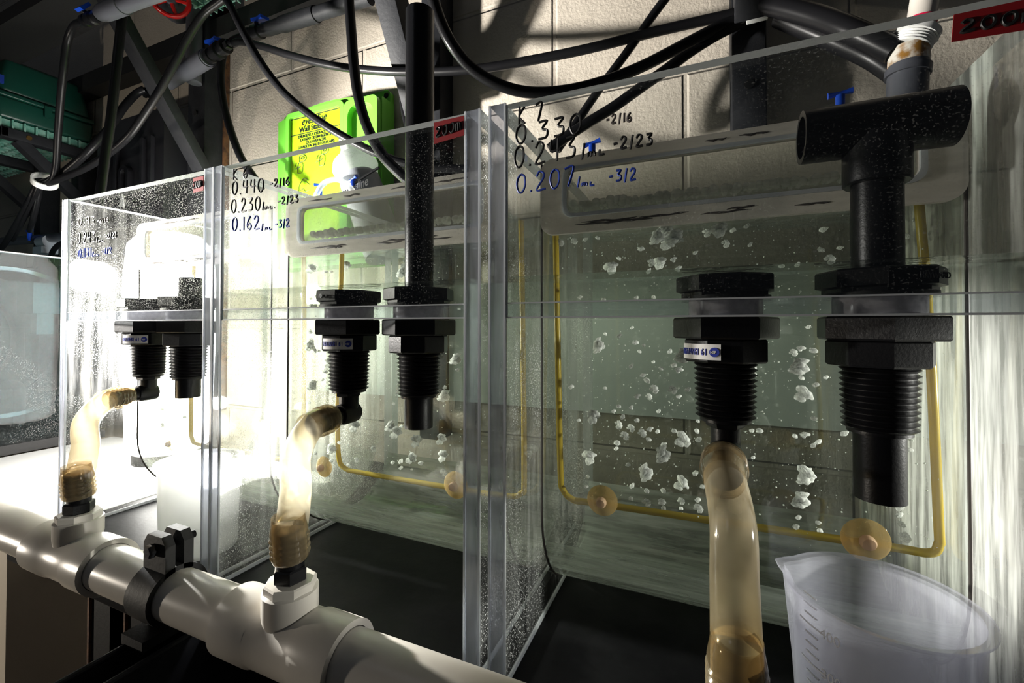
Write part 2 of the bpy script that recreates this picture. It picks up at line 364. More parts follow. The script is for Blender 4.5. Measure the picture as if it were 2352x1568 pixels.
def tank(x0, x1, label, dusty):
    rt = root('acrylic_tank', label, 'tank', ((x0+x1)/2, .45, BZ), 'row of clear acrylic tanks on the black bench')
    side_panel(x0, rt, 'side_glow' if -.6 < x0 < -.3 else 'acrylic_side'); side_panel(x1-T, rt, 'glare_streaked' if x1 > 0 else 'acrylic_side')
    a, b = x0+T, x1-T
    o = MB().box((a, Y0+.001, ZS1), (b, Y0+.0095, ZT-.001)).build('front_panel', [M['acrylic_dusty'] if dusty else M['acrylic'], M['edge_white'], M['acrylic_bare']], rt, flat=True)
    for p in o.data.polygons: p.material_index = 1 if abs(p.normal.z) > .5 else (0 if p.normal.y < 0 else 2)
    o = MB().box((a, Y0+.001, ZS0), (b, Y1-.001, ZS1)).build('shelf_plate', [M['acrylic_bare'], M['edge_shelf']], rt, flat=True)
    for p in o.data.polygons: p.material_index = 1 if p.normal.y < -.5 else 0
    MB().box((a, Y0+.0002, ZS0-.0006), (b, Y0+.002, ZS0+.0006)).box((a, Y0+.0002, ZS1-.0005), (b, Y0+.0018, ZS1+.0005)).box((a-.0003, Y0-.0002, ZS0), (a+.0013, Y0+.0022, ZT-.002)).build('glue_line', M['edge_white'], rt, flat=True)
    # bent chamber sheet, with thickness
    o_, i_ = profile(0, .153), profile(.005, .153)
    mb = MB(); loop = o_+i_[::-1]
    mb.quadloops([[V((a, y, z)) for y, z in loop], [V((b, y, z)) for y, z in loop]], True)
    n = len(o_)
    for X in (a, b):
        vo = [V((X, y, z)) for y, z in o_]; vi = [V((X, y, z)) for y, z in i_]
        for k in range(n-1):
            vs = [mb.bm.verts.new(p) for p in (vo[k], vo[k+1], vi[k+1], vi[k])]; mb.bm.faces.new(vs)
    co = mb.build('chamber_sheet', [M['chamber_dusty_glare'] if dusty else M['acrylic_chamber'], M['chamber_low']], rt, sharp=30)
    for p in co.data.polygons: p.material_index = 1 if abs(p.normal.z) > .35 and abs(p.normal.x) < .5 and p.center.z < .05 else 0
    # dark seam where the bent sheet meets each side panel
    for X in (a+.0006, b-.0006):
        MB().tube([(X, y-.0003, z) for y, z in profile(-.0004, .15)[:20]], .0011, 6, 0).build('seam', M['ink_faded'], rt)
    # framed screen window in the chamber front
    MB().ring(rrect(a+.001, .083, b-.001, .152, .012, Y1-.0055), rrect(a+.026, .100, b-.026, .139, .007, Y1-.0055), (0, .005, 0)).build('window_frame', M['frame'], rt)
    MB().ring(rrect(a+.022, .097, b-.022, .142, .009, Y1-.0075), rrect(a+.026, .100, b-.026, .139, .007, Y1-.0075), (0, .002, 0)).build('frame_bead', M['edge_white'], rt)
    MB().prism(rrect(a+.026, .100, b-.026, .139, .007, Y1-.0035), (0, .001, 0)).build('window_screen', M['mesh'], rt)
    # smears of grey sealant along the frame
    
    for k in range(12):
        mb = MB(); z = random.choice((.0895, .0915, .1465)); x = random.uniform(a+.02, b-.06); ln = random.uniform(.015, .05)
        mb.tube([(x+ln*q/5, Y1-.0058, z+random.uniform(-.0006, .0006)) for q in range(6)], [.0002, .0007, .0010, .0006, .0009, .0002], 5, 2)
        mb.build('sealant_smear', M['ink_faded'], rt)
    # water
    pr_ = profile(.0056, WL); mb = MB(); mb.quadloops([[V((a+.0005, y, z)) for y, z in pr_], [V((b-.0005, y, z)) for y, z in pr_]], True, (True, True))
    wo = mb.build('chamber_water', [M['water'], M['water_top']], None, sharp=30)
    for p in wo.data.polygons:
        if p.normal.z > .9 and p.center.z + wo.location.z > .05: p.material_index = 1
    wo2 = MB().box((a+.0005, Y0+.0100, ZS1+.0005), (b-.0005, Y1-.0062, WF)).build('overflow_water', [M['water'], M['water_top']], None, flat=True)
    for p in wo2.data.polygons:
        if p.normal.z > .9: p.material_index = 1
    return rt, wo, wo2
XL, XLr = -.786, -.4752; XM, XMr = -.4766+.0015, -.1557; XN, XNr = -.1477, .1760
XM = -.4742
tk_l, w1, w2 = tank(XL, XLr, 'smallest looking clear tank at left, caked with dust and lit from behind', True)
tk_m, w3, w4 = tank(XM, XMr, 'clear tank in the middle with tall black standpipe rising out of it', False)
tk_r, w5, w6 = tank(XN, XNr, 'large clear tank at right with black tee topped pipe inside', False)
for o, l in ((w1, 'water in the main chamber of the dusty left tank'), (w3, 'water in the main chamber of the middle tank'), (w5, 'water in the main chamber of the right tank')): tag(o, l, 'water', kind='stuff')
for o, l in ((w2, 'shallow water over the shelf of the dusty left tank'), (w4, 'shallow water over the shelf of the middle tank'), (w6, 'shallow water over the shelf of the right tank')): tag(o, l, 'water', kind='stuff')

YW = Y0-.0002
scrawl('marker_writing', [('K 7', (1190, 286), (1252, 275), 40), ('0.330', (1183, 332), (1345, 302), 42), ('0.243', (1180, 386), (1332, 360), 48), ('/mL', (1334, 362), (1398, 352), 30), ('-2/23', (1408, 343), (1504, 332), 26)], YW, tk_r, M['ink'])
scrawl('marker_writing', [('-2/16', (1392, 285), (1455, 278), 20)], YW, tk_r, M['ink_faded'], .0008)
scrawl('marker_writing', [('0.207', (1185, 444), (1328, 425), 42), ('/mL', (1325, 427), (1372, 424), 20), ('-3/2', (1398, 418), (1466, 412), 26)], YW, tk_r, M['ink_blue'], .0008).__setitem__('label', 'blue marker writing')
scrawl('marker_writing', [('K 6', (535, 413), (572, 408), 24), ('0.440', (533, 447), (610, 440), 30), ('-2/16', (620, 431), (668, 424), 18), ('0.230', (531, 489), (602, 482), 30), ('/mL.', (602, 481), (634, 477), 16), ('-2/23', (638, 471), (688, 464), 17)], YW, tk_m, M['ink'], .0008)
scrawl('marker_writing', [('0.162', (533, 530), (600, 526), 30), ('/mL', (600, 528), (628, 526), 14), ('-3/2', (632, 524), (667, 520), 18)], YW, tk_m, M['ink_blue'], .0008).__setitem__('label', 'blue marker writing')
scrawl('marker_writing', [('0.243', (178, 559), (222, 556), 24), ('/mL', (222, 556), (242, 554), 12), ('-2/23', (244, 548), (270, 545), 12)], YW, tk_l, M['ink'], .0009)
scrawl('marker_writing', [('0.93', (180, 518), (222, 514), 18), ('-2/16', (224, 512), (252, 508), 10)], YW, tk_l, M['ink_faded'], .0008)
scrawl('marker_writing', [('0.131', (180, 592), (212, 588), 20), ('/mL', (212, 588), (228, 586), 10), ('-3/2', (232, 584), (258, 580), 13)], YW, tk_l, M['ink_blue'], .0008).__setitem__('label', 'blue marker writing')
def tape(quad, txt, parent, wr):
    P = [at(x, y, YW) for x, y in quad]
    o = MB().prism(P, (0, -.0005, 0)).build('tape_label', M['tape'], parent, flat=True, label='red tape label')
    mb = MB(); A, B, D = P[3], P[2], P[0]
    gl = {'2': GL['2'], '0': GL['0'], 'm': [[(.0, .75), (.05, 0), (.08, .65), (.35, .75), (.4, 0), (.45, .65), (.75, .75), (.85, 0)]]}
    for k, c in enumerate('200m'):
        for st in gl[c]: mb.tube([A+(B-A)*(.08+(k+p[0]*.8)*.225)+(D-A)*(.28+p[1]*.42)+V((0, -.0006, 0)) for p in st], wr, 5, 4)
    mb.build('tape_writing', M['ink'], o)
tape([(997, 282), (1066, 266), (1066, 311), (997, 331)], '200m', tk_m, .0010)
tape([(445, 409), (468, 404), (468, 437), (445, 443)], '200m', tk_l, .0009)
tape([(2190, 35), (2400, -10), (2400, 62), (2185, 97)], '200m', tk_r, .0010)

# ------------------------------------------------------------------ bulkhead fittings
def hexr(r, z0, z1, mx, mb, seg=6, a0=0, ch=.0012):
    mb.lathe([(r-ch, z0), (r, z0+ch), (r, z1-ch), (r-ch, z1)], mx, seg, a0)
def bulkhead(x, y, label, drain, a0=.2):
    rt = root('bulkhead_fitting', label, 'pipe fitting', (x, y, ZS1), 'black bulkhead fittings through the tank shelves')
    mx = Matrix.Translation((x, y, 0))
    mb = MB(); mb.lathe([(.026, ZS1+.0036), (.029, ZS1+.0036), (.029, ZS1+.006), (.0325, ZS1+.007), (.0325, ZS1+.0165), (.0315, ZS1+.0175), (.016, ZS1+.0175), (.016, ZS1+.005)], mx, 8, a0+.2, (True, True)); mb.build('flange', M['black'], rt, sharp=25)
    mb = MB(); mb.lathe([(.0285, ZS1+.0002), (.0285, ZS1+.0038)], mx, 32); mb.build('gasket', M['black_matte'], rt)
    mb = MB(); mb.lathe([(.0235, ZS0-.0002), (.0235, ZS1+.0002)], mx, 32); mb.build('shelf_bore', M['gasket'], rt)
    mb = MB(); hexr(.034, ZS0-.0150, ZS0-.0003, mx, mb, 6, a0); mb.build('lock_nut', M['black'], rt, sharp=25)
    mb = MB(); hexr(.0275, ZS0-.031, ZS0-.0150, mx, mb, 8, a0+.3); mb.build('hex_body', M['black'], rt, sharp=25)
    z = ZS0-.031; pr = [(.019, z)]; n = 11; dz = .0036
    for k in range(n):
        r = .0205-.00012*k; pr += [(r-.0022, z-dz*k-.0004), (r, z-dz*k-.0018), (r-.0022, z-dz*k-.0034)]
    zt = z-n*dz; pr += [(.0165, zt), (.0165, zt-.002)]
    mb = MB(); mb.lathe(pr[::-1], mx, 32); mb.build('threaded_body', M['black'], rt, sharp=20)
    if drain == 'elbow':
        mb = MB(); hexr(.0125, zt-.0065, zt-.002, mx, mb, 6, a0); mb.lathe([(.0095, zt-.026), (.0095, zt-.0065)], mx, 20)
        mb.lathe([(.0098, -.0105), (.0105, -.006), (.0105, .006), (.0098, .0105)], frame((x, y-.002, zt-.0235), (0, 1, 0)), 20)
        mb.tube([(x, y-.002, zt-.0235), (x-.002, y-.022, zt-.0245)], .0085, 16, 0); mb.build('barb_elbow', M['black'], rt, sharp=30)
    return rt, zt
def nsf(x, y, rt, ang, z=ZS0-.0235):
    R = .0279; mb = MB(); n = 14; h = .0052
    A = [V((x+R*math.sin(a), y-R*math.cos(a), 0)) for a in [ang+(-.80+1.12*k/n) for k in range(n+1)]]
    mb.quadloops([[p+V((0, 0, z-h)) for p in A], [p+V((0, 0, z+h)) for p in A]], False)
    o = mb.build('sticker', M['label_white'], rt, label='white sticker with blue print')
    bm = bmesh.new(); a = -.74                                         # print wrapped round the body, letter by letter
    for ch in 'NSF/ANSI 61':
        if ch != ' ':
            q = text_mesh(ch, .0060, Matrix.Translation((x, y, z)) @ Matrix.Rotation(ang+a, 4, 'Z') @ wallmx(-.001, -R-.0003, -.0021), 'print', M['nsf_blue'], o, .62, True)
            bm.from_mesh(q.data); bpy.data.objects.remove(q)
        a += {'/': .045, 'I': .05, ' ': .05}.get(ch, .083)
    me = bpy.data.meshes.new('print'); bm.to_mesh(me); bm.free(); me.materials.append(M['nsf_blue'])
    q = bpy.data.objects.new('print', me); C.objects.link(q); q.parent = o
    mm = Matrix.Translation((x, y, z)) @ Matrix.Rotation(ang+.18, 4, 'Z')
    mb = MB(); mb.lathe([(.0031, 0), (.0031, .0004)], mm @ frame((0, -R-.0001, 0), (0, -1, 0)), 20); mb.build('round_mark', M['nsf_blue'], o)
    text_mesh('NSF', .0026, mm @ wallmx(-.0024, -R-.0007, -.0009), 'print', M['label_white'], o, .8, True)
YB = .342
BX = {'l': (-.669, -.585), 'm': (-.326, -.2415), 'r': (.0165, .1030)}
b1, zt = bulkhead(BX['l'][0], YB, 'black threaded fitting with hose elbow under the dusty left tank', 'elbow', .1)
b2, _ = bulkhead(BX['l'][1], YB, 'black threaded fitting beside the right edge of the dusty left tank', '', .4)
b3, _ = bulkhead(BX['m'][0], YB, 'black threaded fitting with hose elbow under the middle tank', 'elbow', .15)
b4, _ = bulkhead(BX['m'][1], YB, 'black threaded fitting holding the tall standpipe of the middle tank', '', .5)
b5, _ = bulkhead(BX['r'][0], YB, 'black threaded fitting feeding the large stained hose under the right tank', 'elbow', .05)
b6, _ = bulkhead(BX['r'][1], YB, 'black threaded fitting holding the tee topped pipe of the right tank', '', .45)
nsf(BX['l'][0], YB, b1, .75); nsf(BX['m'][0], YB, b3, .55); nsf(BX['r'][0], YB, b5, -.45)
for rt, x, a in ((b3, BX['m'][0], -.35), (b4, BX['m'][1], .35), (b6, BX['r'][1], .62), (b5, BX['r'][0], -.1)):
    mm = Matrix.Translation((x, YB, ZS1+.0098)) @ Matrix.Rotation(a, 4, 'Z')
    text_mesh('HAYWARD' if rt != b5 else '3/4', .0048, mm @ wallmx(-.012 if rt != b5 else -.004, -.0322, 0), 'raised_lettering', M['steel'], rt, .9, True)
# pipes pushed through the second fitting of each tank
def standpipe(x, z0, z1, label, tee=False, zt=None):
    rt = root('standpipe', label, 'pipe', (x, YB, z0), 'black pipes standing in the second fitting of each tank')
    mb = MB(); mb.lathe([(.0105, z0+.004), (.0105, z0), (.0133, z0), (.0133, z1), (.0105, z1), (.0105, z1-.004)], Matrix.Translation((x, YB, 0)), 28); mb.build('pipe', M['black'], rt)
    if tee:
        zc = .1255; r = .0170
        mb = MB(); mb.lathe([(.0134, -.028), (.0134, -.040), (r, -.040), (r, .038), (.0134, .038), (.0134, .026)], frame((x, YB, zc), (1, 0, 0)), 32); mb.build('tee_run', M['black'], rt)
        mb = MB(); mb.lathe([(.0165, zc-.036), (.0175, zc-.035), (.0175, zc-.006)], Matrix.Translation((x, YB, 0)), 28); mb.build('tee_socket', M['black'], rt)
    return rt
standpipe(BX['l'][1], -.088, .06, 'short black pipe standing in the dusty left tank')
standpipe(BX['m'][1], -.094, .297, 'tall black pipe rising above the middle tank')
standpipe(BX['r'][1], -.107, .12, 'black pipe with a tee on top in the right tank', True)

# ------------------------------------------------------------------ white drain manifold, tees, clamp
MY, MZ, MR = .242, -.237, .021
mf = root('drain_pipe', 'white drain pipe running along the bench front edge', 'pipe', (-.4, MY, MZ-MR))
for a, b in ((-1.25, -.655), (-.535, -.345), (-.232, -.040), (.072, .35)):
    MB().cyl((a-.012, MY, MZ), (b+.012, MY, MZ), MR, 40).build('pipe_length', M['pvc_white'], mf)
TX = (-.592, -.287, .016)
for i, x in enumerate(TX):
    mb = MB(); h = .058
    mb.lathe([(MR+.0005, -h), (.0262, -h), (.0262, -.026), (.0247, -.022), (.0247, .022), (.0262, .026), (.0262, h), (MR+.0005, h)], frame((x, MY, MZ), (1, 0, 0)), 40, 0, (False, False))
    te = mb.build('tee', M['pvc_white'], mf)
    mb = MB(); mb.lathe([(.0185, MZ+.012), (.0198, MZ+.022), (.0198, MZ+.0375), (.0170, MZ+.0385), (.0165, MZ+.037)], Matrix.Translation((x, MY, 0)), 36); mb.build('tee_socket', M['pvc_white'], te)
    mb = MB(); hexr(.0185, MZ+.0365, MZ+.0445, Matrix.Translation((x, MY, 0)), mb, 8, .2); mb.build('bushing', M['pvc_white'], te, sharp=25)
    mb = MB(); hexr(.0125, MZ+.0445, MZ+(.055 if i < 2 else .052), Matrix.Translation((x, MY, 0)), mb, 6, .3); mb.lathe([(.0098, MZ+.052), (.0098, MZ+(.066 if i < 2 else .058))], Matrix.Translation((x, MY, 0)), 20); mb.build('hose_barb', M['black'], te, sharp=25, label='black hose barb')
# hoses
def hose(pts, label, name='drain_hose', mat='vinyl'):
    rt = root(name, label, 'hose', pts[-1], 'stained clear drain hoses'); R = .0118
    mb = MB(); n = len(pts); mb.tube(pts, R, 24, 8); mb.build('tube', M[mat], rt)
    for e, d in ((0, 1), (-1, -1)):
        p = pts[e]; q = pts[e+d]; dr = (q-p).normalized()
        prof = [(R*1.02, .0), (R*1.10, .001)]
        for k in range(4): z = .003+k*.0042; prof += [(R*1.14, z), (R*1.20, z+.0018), (R*1.12, z+.0032)]
        prof += [(R*1.14, .022), (R*1.02, .030), (R*.99, .034)]
        mb = MB(); mb.lathe(prof, frame(p, dr), 28, 0, (False, False)); mb.build('barbed_end', M['vinyl_end'], rt, label='dark ribbed hose end')
        mb = MB(); bp = []
        for k in range(5): z = .002+k*.0048; bp += [(.0100, z), (.0108, z+.0028), (.0095, z+.0042)]
        mb.lathe(bp, frame(p, dr), 20); mb.build('barb', M['black'], rt)
    return rt
ZH = MZ+.060
def hp(x, xt, ZH=ZH): return [V((x-.002, YB-.020, zt-.0245)), V((x-.003+(xt-x)*.1, YB-.045, zt-.026)), V((x+(xt-x)*.35, YB-.074, zt-.044)), V((x+(xt-x)*.7, MY+.014, zt-.068)), V((x+(xt-x)*.95, MY+.002, zt-.09)), V((xt, MY-.002, ZH+.025)), V((xt, MY, ZH))]
hose(hp(BX['l'][0], TX[0]), 'blown out white looking hose from the dusty left tank to the white pipe')
hose(hp(BX['m'][0], TX[1]), 'brown spotted clear hose from the middle tank to the white pipe', mat='spotted')
hose(hp(BX['r'][0], TX[2], -.184), 'large amber stained hose hanging under the right tank')
# clamp on the manifold
cl = root('pipe_clamp', 'black bolted clamp around the white drain pipe', 'clamp', (-.440, MY, MZ-MR))
mb = MB(); mb.lathe([(MR+.0004, -.016), (MR+.0045, -.016), (MR+.0045, .016), (MR+.0004, .016)], frame((-.440, MY, MZ), (1, 0, 0)), 36, 0, (False, False)); mb.build('band', M['black_matte'], cl)
for dy, nm in ((-.011, 'lug'), (.004, 'lug')):
    P = [(-.456, MY+dy, MZ+.019), (-.456, MY+dy, MZ+.045), (-.450, MY+dy, MZ+.053), (-.430, MY+dy, MZ+.053), (-.424, MY+dy, MZ+.045), (-.424, MY+dy, MZ+.019)]
    MB().prism(P, (0, .008, 0)).build(nm, M['black_matte'], cl, sharp=20)
mb = MB(); hexr(.006, -.006, 0, frame((-.440, MY-.011, MZ+.041), (0, 1, 0)), mb); mb.cyl((-.440, MY-.012, MZ+.041), (-.440, MY+.022, MZ+.041), .0035, 14); mb.build('bolt', M['steel'], cl, sharp=25)
# strut bracket under it
sb = root('strut_bracket', 'black slotted channel bracket under the pipe clamp', 'bracket', (-.44, .2, -.50))
for x in (-.452, -.417):
    MB().box((x, .10, -.50), (x+.003, .30, MZ-.036)).tube([(x+.0015, .10, MZ-.036), (x+.0015, .30, MZ-.036)], .0028, 10, 0).build('channel_wall', M['steel'], sb)
MB().box((-.452, .10, -.50), (-.414, .30, -.497)).build('channel_floor', M['steel'], sb)
MB().box((-.455, .215, MZ-.034), (-.425, .262, MZ-.0255)).build('clamp_foot', M['black_matte'], sb)

# ------------------------------------------------------------------ beakers
def beaker(x, y, r, h, label, marks, mat='beaker'):
    rt = root('beaker', label, 'beaker', (x, y, BZ), 'translucent plastic beakers'); z0 = BZ+.0006
    mb = MB(); seg = 48; prof = [(r*.80, .0), (r*.90, .002), (r*.91, .008), (r*.98, h-.004), (r*1.06, h-.0015), (r*1.06, h), (r*.965, h-.001), (r*.955, h-.006), (r*.885, .008), (r*.78, .003)]
    loops = []
    for rr, z in prof:
        lp = []
        for k in range(seg):
            a = 2*PI*k/seg; s_ = 1+(.13*math.exp(-((a-2.75)/.16)**2) if z > h-.012 else 0)
            lp.append(V((x+rr*s_*math.cos(a), y+rr*s_*math.sin(a), z0+z)))
        loops.append(lp)
    mb.quadloops(loops, True, (True, True)); body = mb.build('body', M[mat], rt, sharp=50)
    if marks:
        mb = MB()
        for k in range(16):
            z = z0+.022+k*.0058; a0 = -2.72 if k % 4 else -2.82; rr = r*(.915+.065*(z-z0)/h)+.0003
            pts = [V((x+rr*math.cos(a0+q*.05), y+rr*math.sin(a0+q*.05), z)) for q in range(5 if k % 4 else 9)]
            mb.tube(pts, .0005, 4, 0)
        mb.build('graduations', M['grad'], rt)
        for k, tx in enumerate(('100', '200', '300', '400')):
            a = -2.34; z = z0+.0205+k*.0232; rr = r*(.92+.065*(z-z0)/h)+.0006
            mm = Matrix.Translation((x, y, z)) @ Matrix.Rotation(a+PI/2, 4, 'Z') @ wallmx(-.006, -rr-.0004, 0)
            text_mesh(tx, .0075, mm, 'volume_number', M['grad'], rt)
    return rt
beaker(.0995, .333, .0465, .107, 'frosted beaker standing under the tee topped pipe of the right tank', True)
beaker(-.5560, .340, .0430, .108, 'backlit white beaker under the dusty left tank', False, 'beaker_lit')

# ------------------------------------------------------------------ air lines, suction cups, bubbles
def airline(pts, label):
    rt = root('air_line', label, 'tube', pts[-1], 'yellowed air lines inside the tanks')
    MB().tube(pts, .0030, 12, 5).build('tube', M['yellow_tube'], rt)
    return rt
def bent(xa, xb, y=.44, zt_=.115, zb=-.178):
    return [V((xa-.004, y, zt_)), V((xa-.002, y, .0)), V((xa+.001, y, zb+.03)), V((xa+.004, y, zb+.008)), V((xa+.014, y, zb)), V((xa+.03, y, zb)), V(((xa+xb)/2, y, zb+.0015)), V((xb-.03, y, zb+.003)), V((xb-.006, y, zb+.003)), V((xb, y, zb+.010)), V((xb, y, zb+.03)), V((xb-.004, y, 0)), V((xb-.010, y, zt_))]
airline(bent(-.1255, .1570, .41, .112, -.166), 'yellowed U shaped air line inside the right tank')
airline([V((-.432, .44, .115)), V((-.436, .44, 0)), V((-.438, .44, -.12)), V((-.436, .44, -.172)), V((-.425, .44, -.185)), V((-.40, .44, -.187)), V((-.30, .44, -.187)), V((-.20, .44, -.186)), V((-.178, .44, -.180)), V((-.174, .44, -.16)), V((-.176, .44, .0)), V((-.178, .44, .115))], 'yellowed U shaped air line inside the middle tank')
airline([V((-.742, .44, .115)), V((-.744, .44, 0)), V((-.745, .44, -.14)), V((-.742, .44, -.178)), V((-.72, .44, -.186)), V((-.62, .44, -.187)), V((-.52, .44, -.186)), V((-.502, .44, -.17)), V((-.500, .44, 0)), V((-.502, .44, .115))], 'yellowed U shaped air line inside the dusty left tank')
def sucker(px, py, y, r, label):
    p = at(px, py, y); rt = root('suction_cup', label, 'suction cup', p, 'amber suction cups holding the air lines')
    mx = frame(p+V((0, .006, 0)), (0, -1, 0))
    MB().lathe([(r*.15, .004), (r*.55, .0035), (r*.9, .001), (r, -.0005), (r*.97, -.0012), (r*.5, .002), (r*.1, .0028)], mx, 32).build('cup', M['sucker'], rt)
    MB().lathe([(r*.34, .0035), (r*.34, .006), (r*.26, .0085), (r*.1, .009)], mx, 24).build('knob', plain('pale amber knob', (.62, .42, .28), .35, trans=.4), rt)
sucker(1380, 1155, .396, .0140, 'amber suction cup at the left end of the right tank air line')
sucker(1995, 1248, .396, .0155, 'larger mottled suction cup behind the rim of the frosted beaker')
sucker(735, 1075, .425, .0135, 'pale suction cup beside the hose of the middle tank')
sucker(1040, 1118, .425, .0155, 'pale suction cup next to the right edge of the middle tank')
sucker(385, 1020, .425, .013, 'faint suction cup on the air line of the dusty left tank')

def bubble_mesh(n, seed):
    rnd = random.Random(seed); bm = bmesh.new()
    for k in range(n):
        m = Matrix.Translation((rnd.uniform(-.8, .8)*(n > 1)*.8, rnd.uniform(-.5, .5)*(n > 1), rnd.uniform(-.7, .7)*(n > 1)))
        m = m @ Matrix.Rotation(rnd.uniform(-.7, .7), 4, 'Y') @ Matrix.Diagonal((rnd.uniform(.6, 1.0), .6, rnd.uniform(.35, .55), 1))
        r = bmesh.ops.create_icosphere(bm, subdivisions=3, radius=1.0, matrix=m)
        ph = [rnd.uniform(0, 6) for _ in range(3)]
        for v in r['verts']:
            v.co += V((math.sin(v.co.z*5+ph[0]), math.sin(v.co.x*4+ph[1]), math.sin(v.co.x*6+v.co.y*5+ph[2])))*.09
    me = bpy.data.meshes.new('air_bubble'); bm.to_mesh(me); bm.free()
    for p in me.polygons: p.use_smooth = True
    me.materials.append(M['bubble']); return me
BM = [bubble_mesh(1, 1), bubble_mesh(1, 2), bubble_mesh(1, 9), bubble_mesh(2, 3), bubble_mesh(2, 4), bubble_mesh(3, 5), bubble_mesh(3, 8), bubble_mesh(5, 6), bubble_mesh(6, 7)]
def bubbles(pts, off, sc, xr, label, group, size=.0036):
    for i, q in enumerate(pts):
        px, py = off[0]+q[0]/sc, off[1]+q[1]/sc; big = len(q) > 2
        y = random.uniform(.405, .47); p = at(px, py, y)
        if not (xr[0]+.006 < p.x < xr[1]-.006):
            y = .41; p = at(px, py, y)
            p.x = min(max(p.x, xr[0]+.006), xr[1]-.006)
        if p.z > WL-.006: p.z = WL-.006
        o = bpy.data.objects.new('air_bubble', random.choice(BM[7:]) if big else random.choice(BM[:7])); C.objects.link(o); o.location = p
        s_ = size*(1.75 if big else random.uniform(.75, 1.2)); o.scale = (s_, s_, s_); o.rotation_euler = (0, random.uniform(-.5, .5), random.uniform(-.3, .3))
        tag(o, label, 'bubble', group)
KA = [(740,475),(885,488),(1085,478),(1180,475),(1050,660),(975,705),(890,697),(850,770,1),(1075,745),(1120,765),(1100,805),(1185,862),(1045,890),(1285,795),(1350,830,1),(1300,885),(1230,905),(1335,910),(1115,945),(1150,980),(1180,1030),(1085,1068),(1150,1075),(890,1022),(685,1015),(975,1130),(1045,1135),(940,1160),(1000,1185),(1215,1155),(1295,1035),(1340,1070),(1395,1025),(815,1195,1),(730,1215),(1090,1210),(965,1245),(1040,1265),(1005,1310),(1160,1265),(1210,1275),(1110,1295),(1150,1330),(1310,1280),(1345,1330,1),(1380,1360),(970,1350),(955,1385),(1240,1360),(1230,1420,1),(790,1440,1),(1030,1480),(1130,1530,1),(1430,1530),(1445,1220),(1440,1280),(1450,1330),(1785,900),(1790,940),(1780,1275),(1825,1275),(1785,1435)]
KA += [(1200,120,1),(1250,80,1),(1300,120,1),(1340,90),(1350,130),(1250,160,1),(1110,180),(975,245),(920,305,1),(1165,270),(1210,275,1),(1300,245),(1330,300),(1430,210),(1500,90),(1570,80,1),(1655,75),(1610,155),(1765,155),(1745,45),(1150,320),(700,140),(620,150),(770,130),(850,120)]
KB = [(1050,385),(1145,420),(1245,420),(1340,370,1),(1430,315),(1475,390),(1445,470),(1345,480),(1345,520),(1240,480),(1240,520),(1140,490),(1045,462),(1445,525),(775,390),(785,330)]
KC = [(320,810),(370,780),(455,795),(360,855),(345,895,1),(370,960),(525,955),(455,1002),(370,1060,1),(445,1205),(625,1295),(395,1300),(330,1310),(440,1365),(470,1345),(385,1540,1),(410,655),(1010,1325),(1010,1390),(500,190),(540,250),(600,180),(500,70),(350,275),(250,290),(1095,120),(1000,110)]
KD = [(390,330,1),(360,470,1),(350,575),(350,625),(480,605),(480,655),(960,510),(960,560),(985,620),(990,700)]
XR = (XN+T, XNr-T); lab = 'silvery air bubble rising in the right tank'; gr = 'air bubbles in the right tank'
bubbles(KA, (1050, 500), 2.6133, XR, lab, gr); bubbles(KB, (1050, 968), 2.6133, XR, lab, gr); bubbles(KC, (1700, 500), 2.6133, XR, lab, gr); bubbles(KD, (1700, 968), 2.6133, XR, lab, gr)
KM = [(665,310,1),(780,320),(815,320),(900,290,1),(1260,280,1),(1240,330,1),(615,685),(670,670),(650,730),(690,770,1),(740,800),(710,800),(830,735),(800,870,1),(830,890),(775,915),(860,940),(700,1005,1),(760,970),(1230,790,1),(1560,850,1),(1570,910),(1240,920,1),(1260,960),(1230,1020,1),(1270,1040,1),(1500,1010),(1490,1070,1),(1185,1115),(1300,1135),(650,1100),(600,1150),(900,1230),(950,1250,1),(955,1280),(1170,1250,1),(1240,1245),(1200,1290,1),(1320,1340,1),(1470,1330,1),(705,1320),(860,1350),(920,1360),(815,1385,1),(670,1390),(715,1410),(1060,1390),(1480,1430,1),(1230,1460),(1290,1445,1),(1350,1470),(1180,1470),(960,1455),(920,1480),(1230,1500),(1295,1510),(675,1450),(815,1455),(1480,1530),(555,490),(620,525),(715,525),(1580,545)]
bubbles(KM, (450, 500), 2.6133, (XM+T, XMr-T), 'silvery air bubble rising in the middle tank', 'air bubbles in the middle tank')
KL = [(1130,1030),(1100,1110),(1040,1440),(900,1400),(1150,1290),(870,1130),(950,680),(900,640),(1010,640),(860,660),(1080,600),(1120,1180),(920,1500),(1100,1450)]
bubbles(KL, (0, 400), 2.6133, (XL+T, XLr-T), 'grey air bubble rising in the dusty left tank', 'air bubbles in the dusty left tank', .0042)
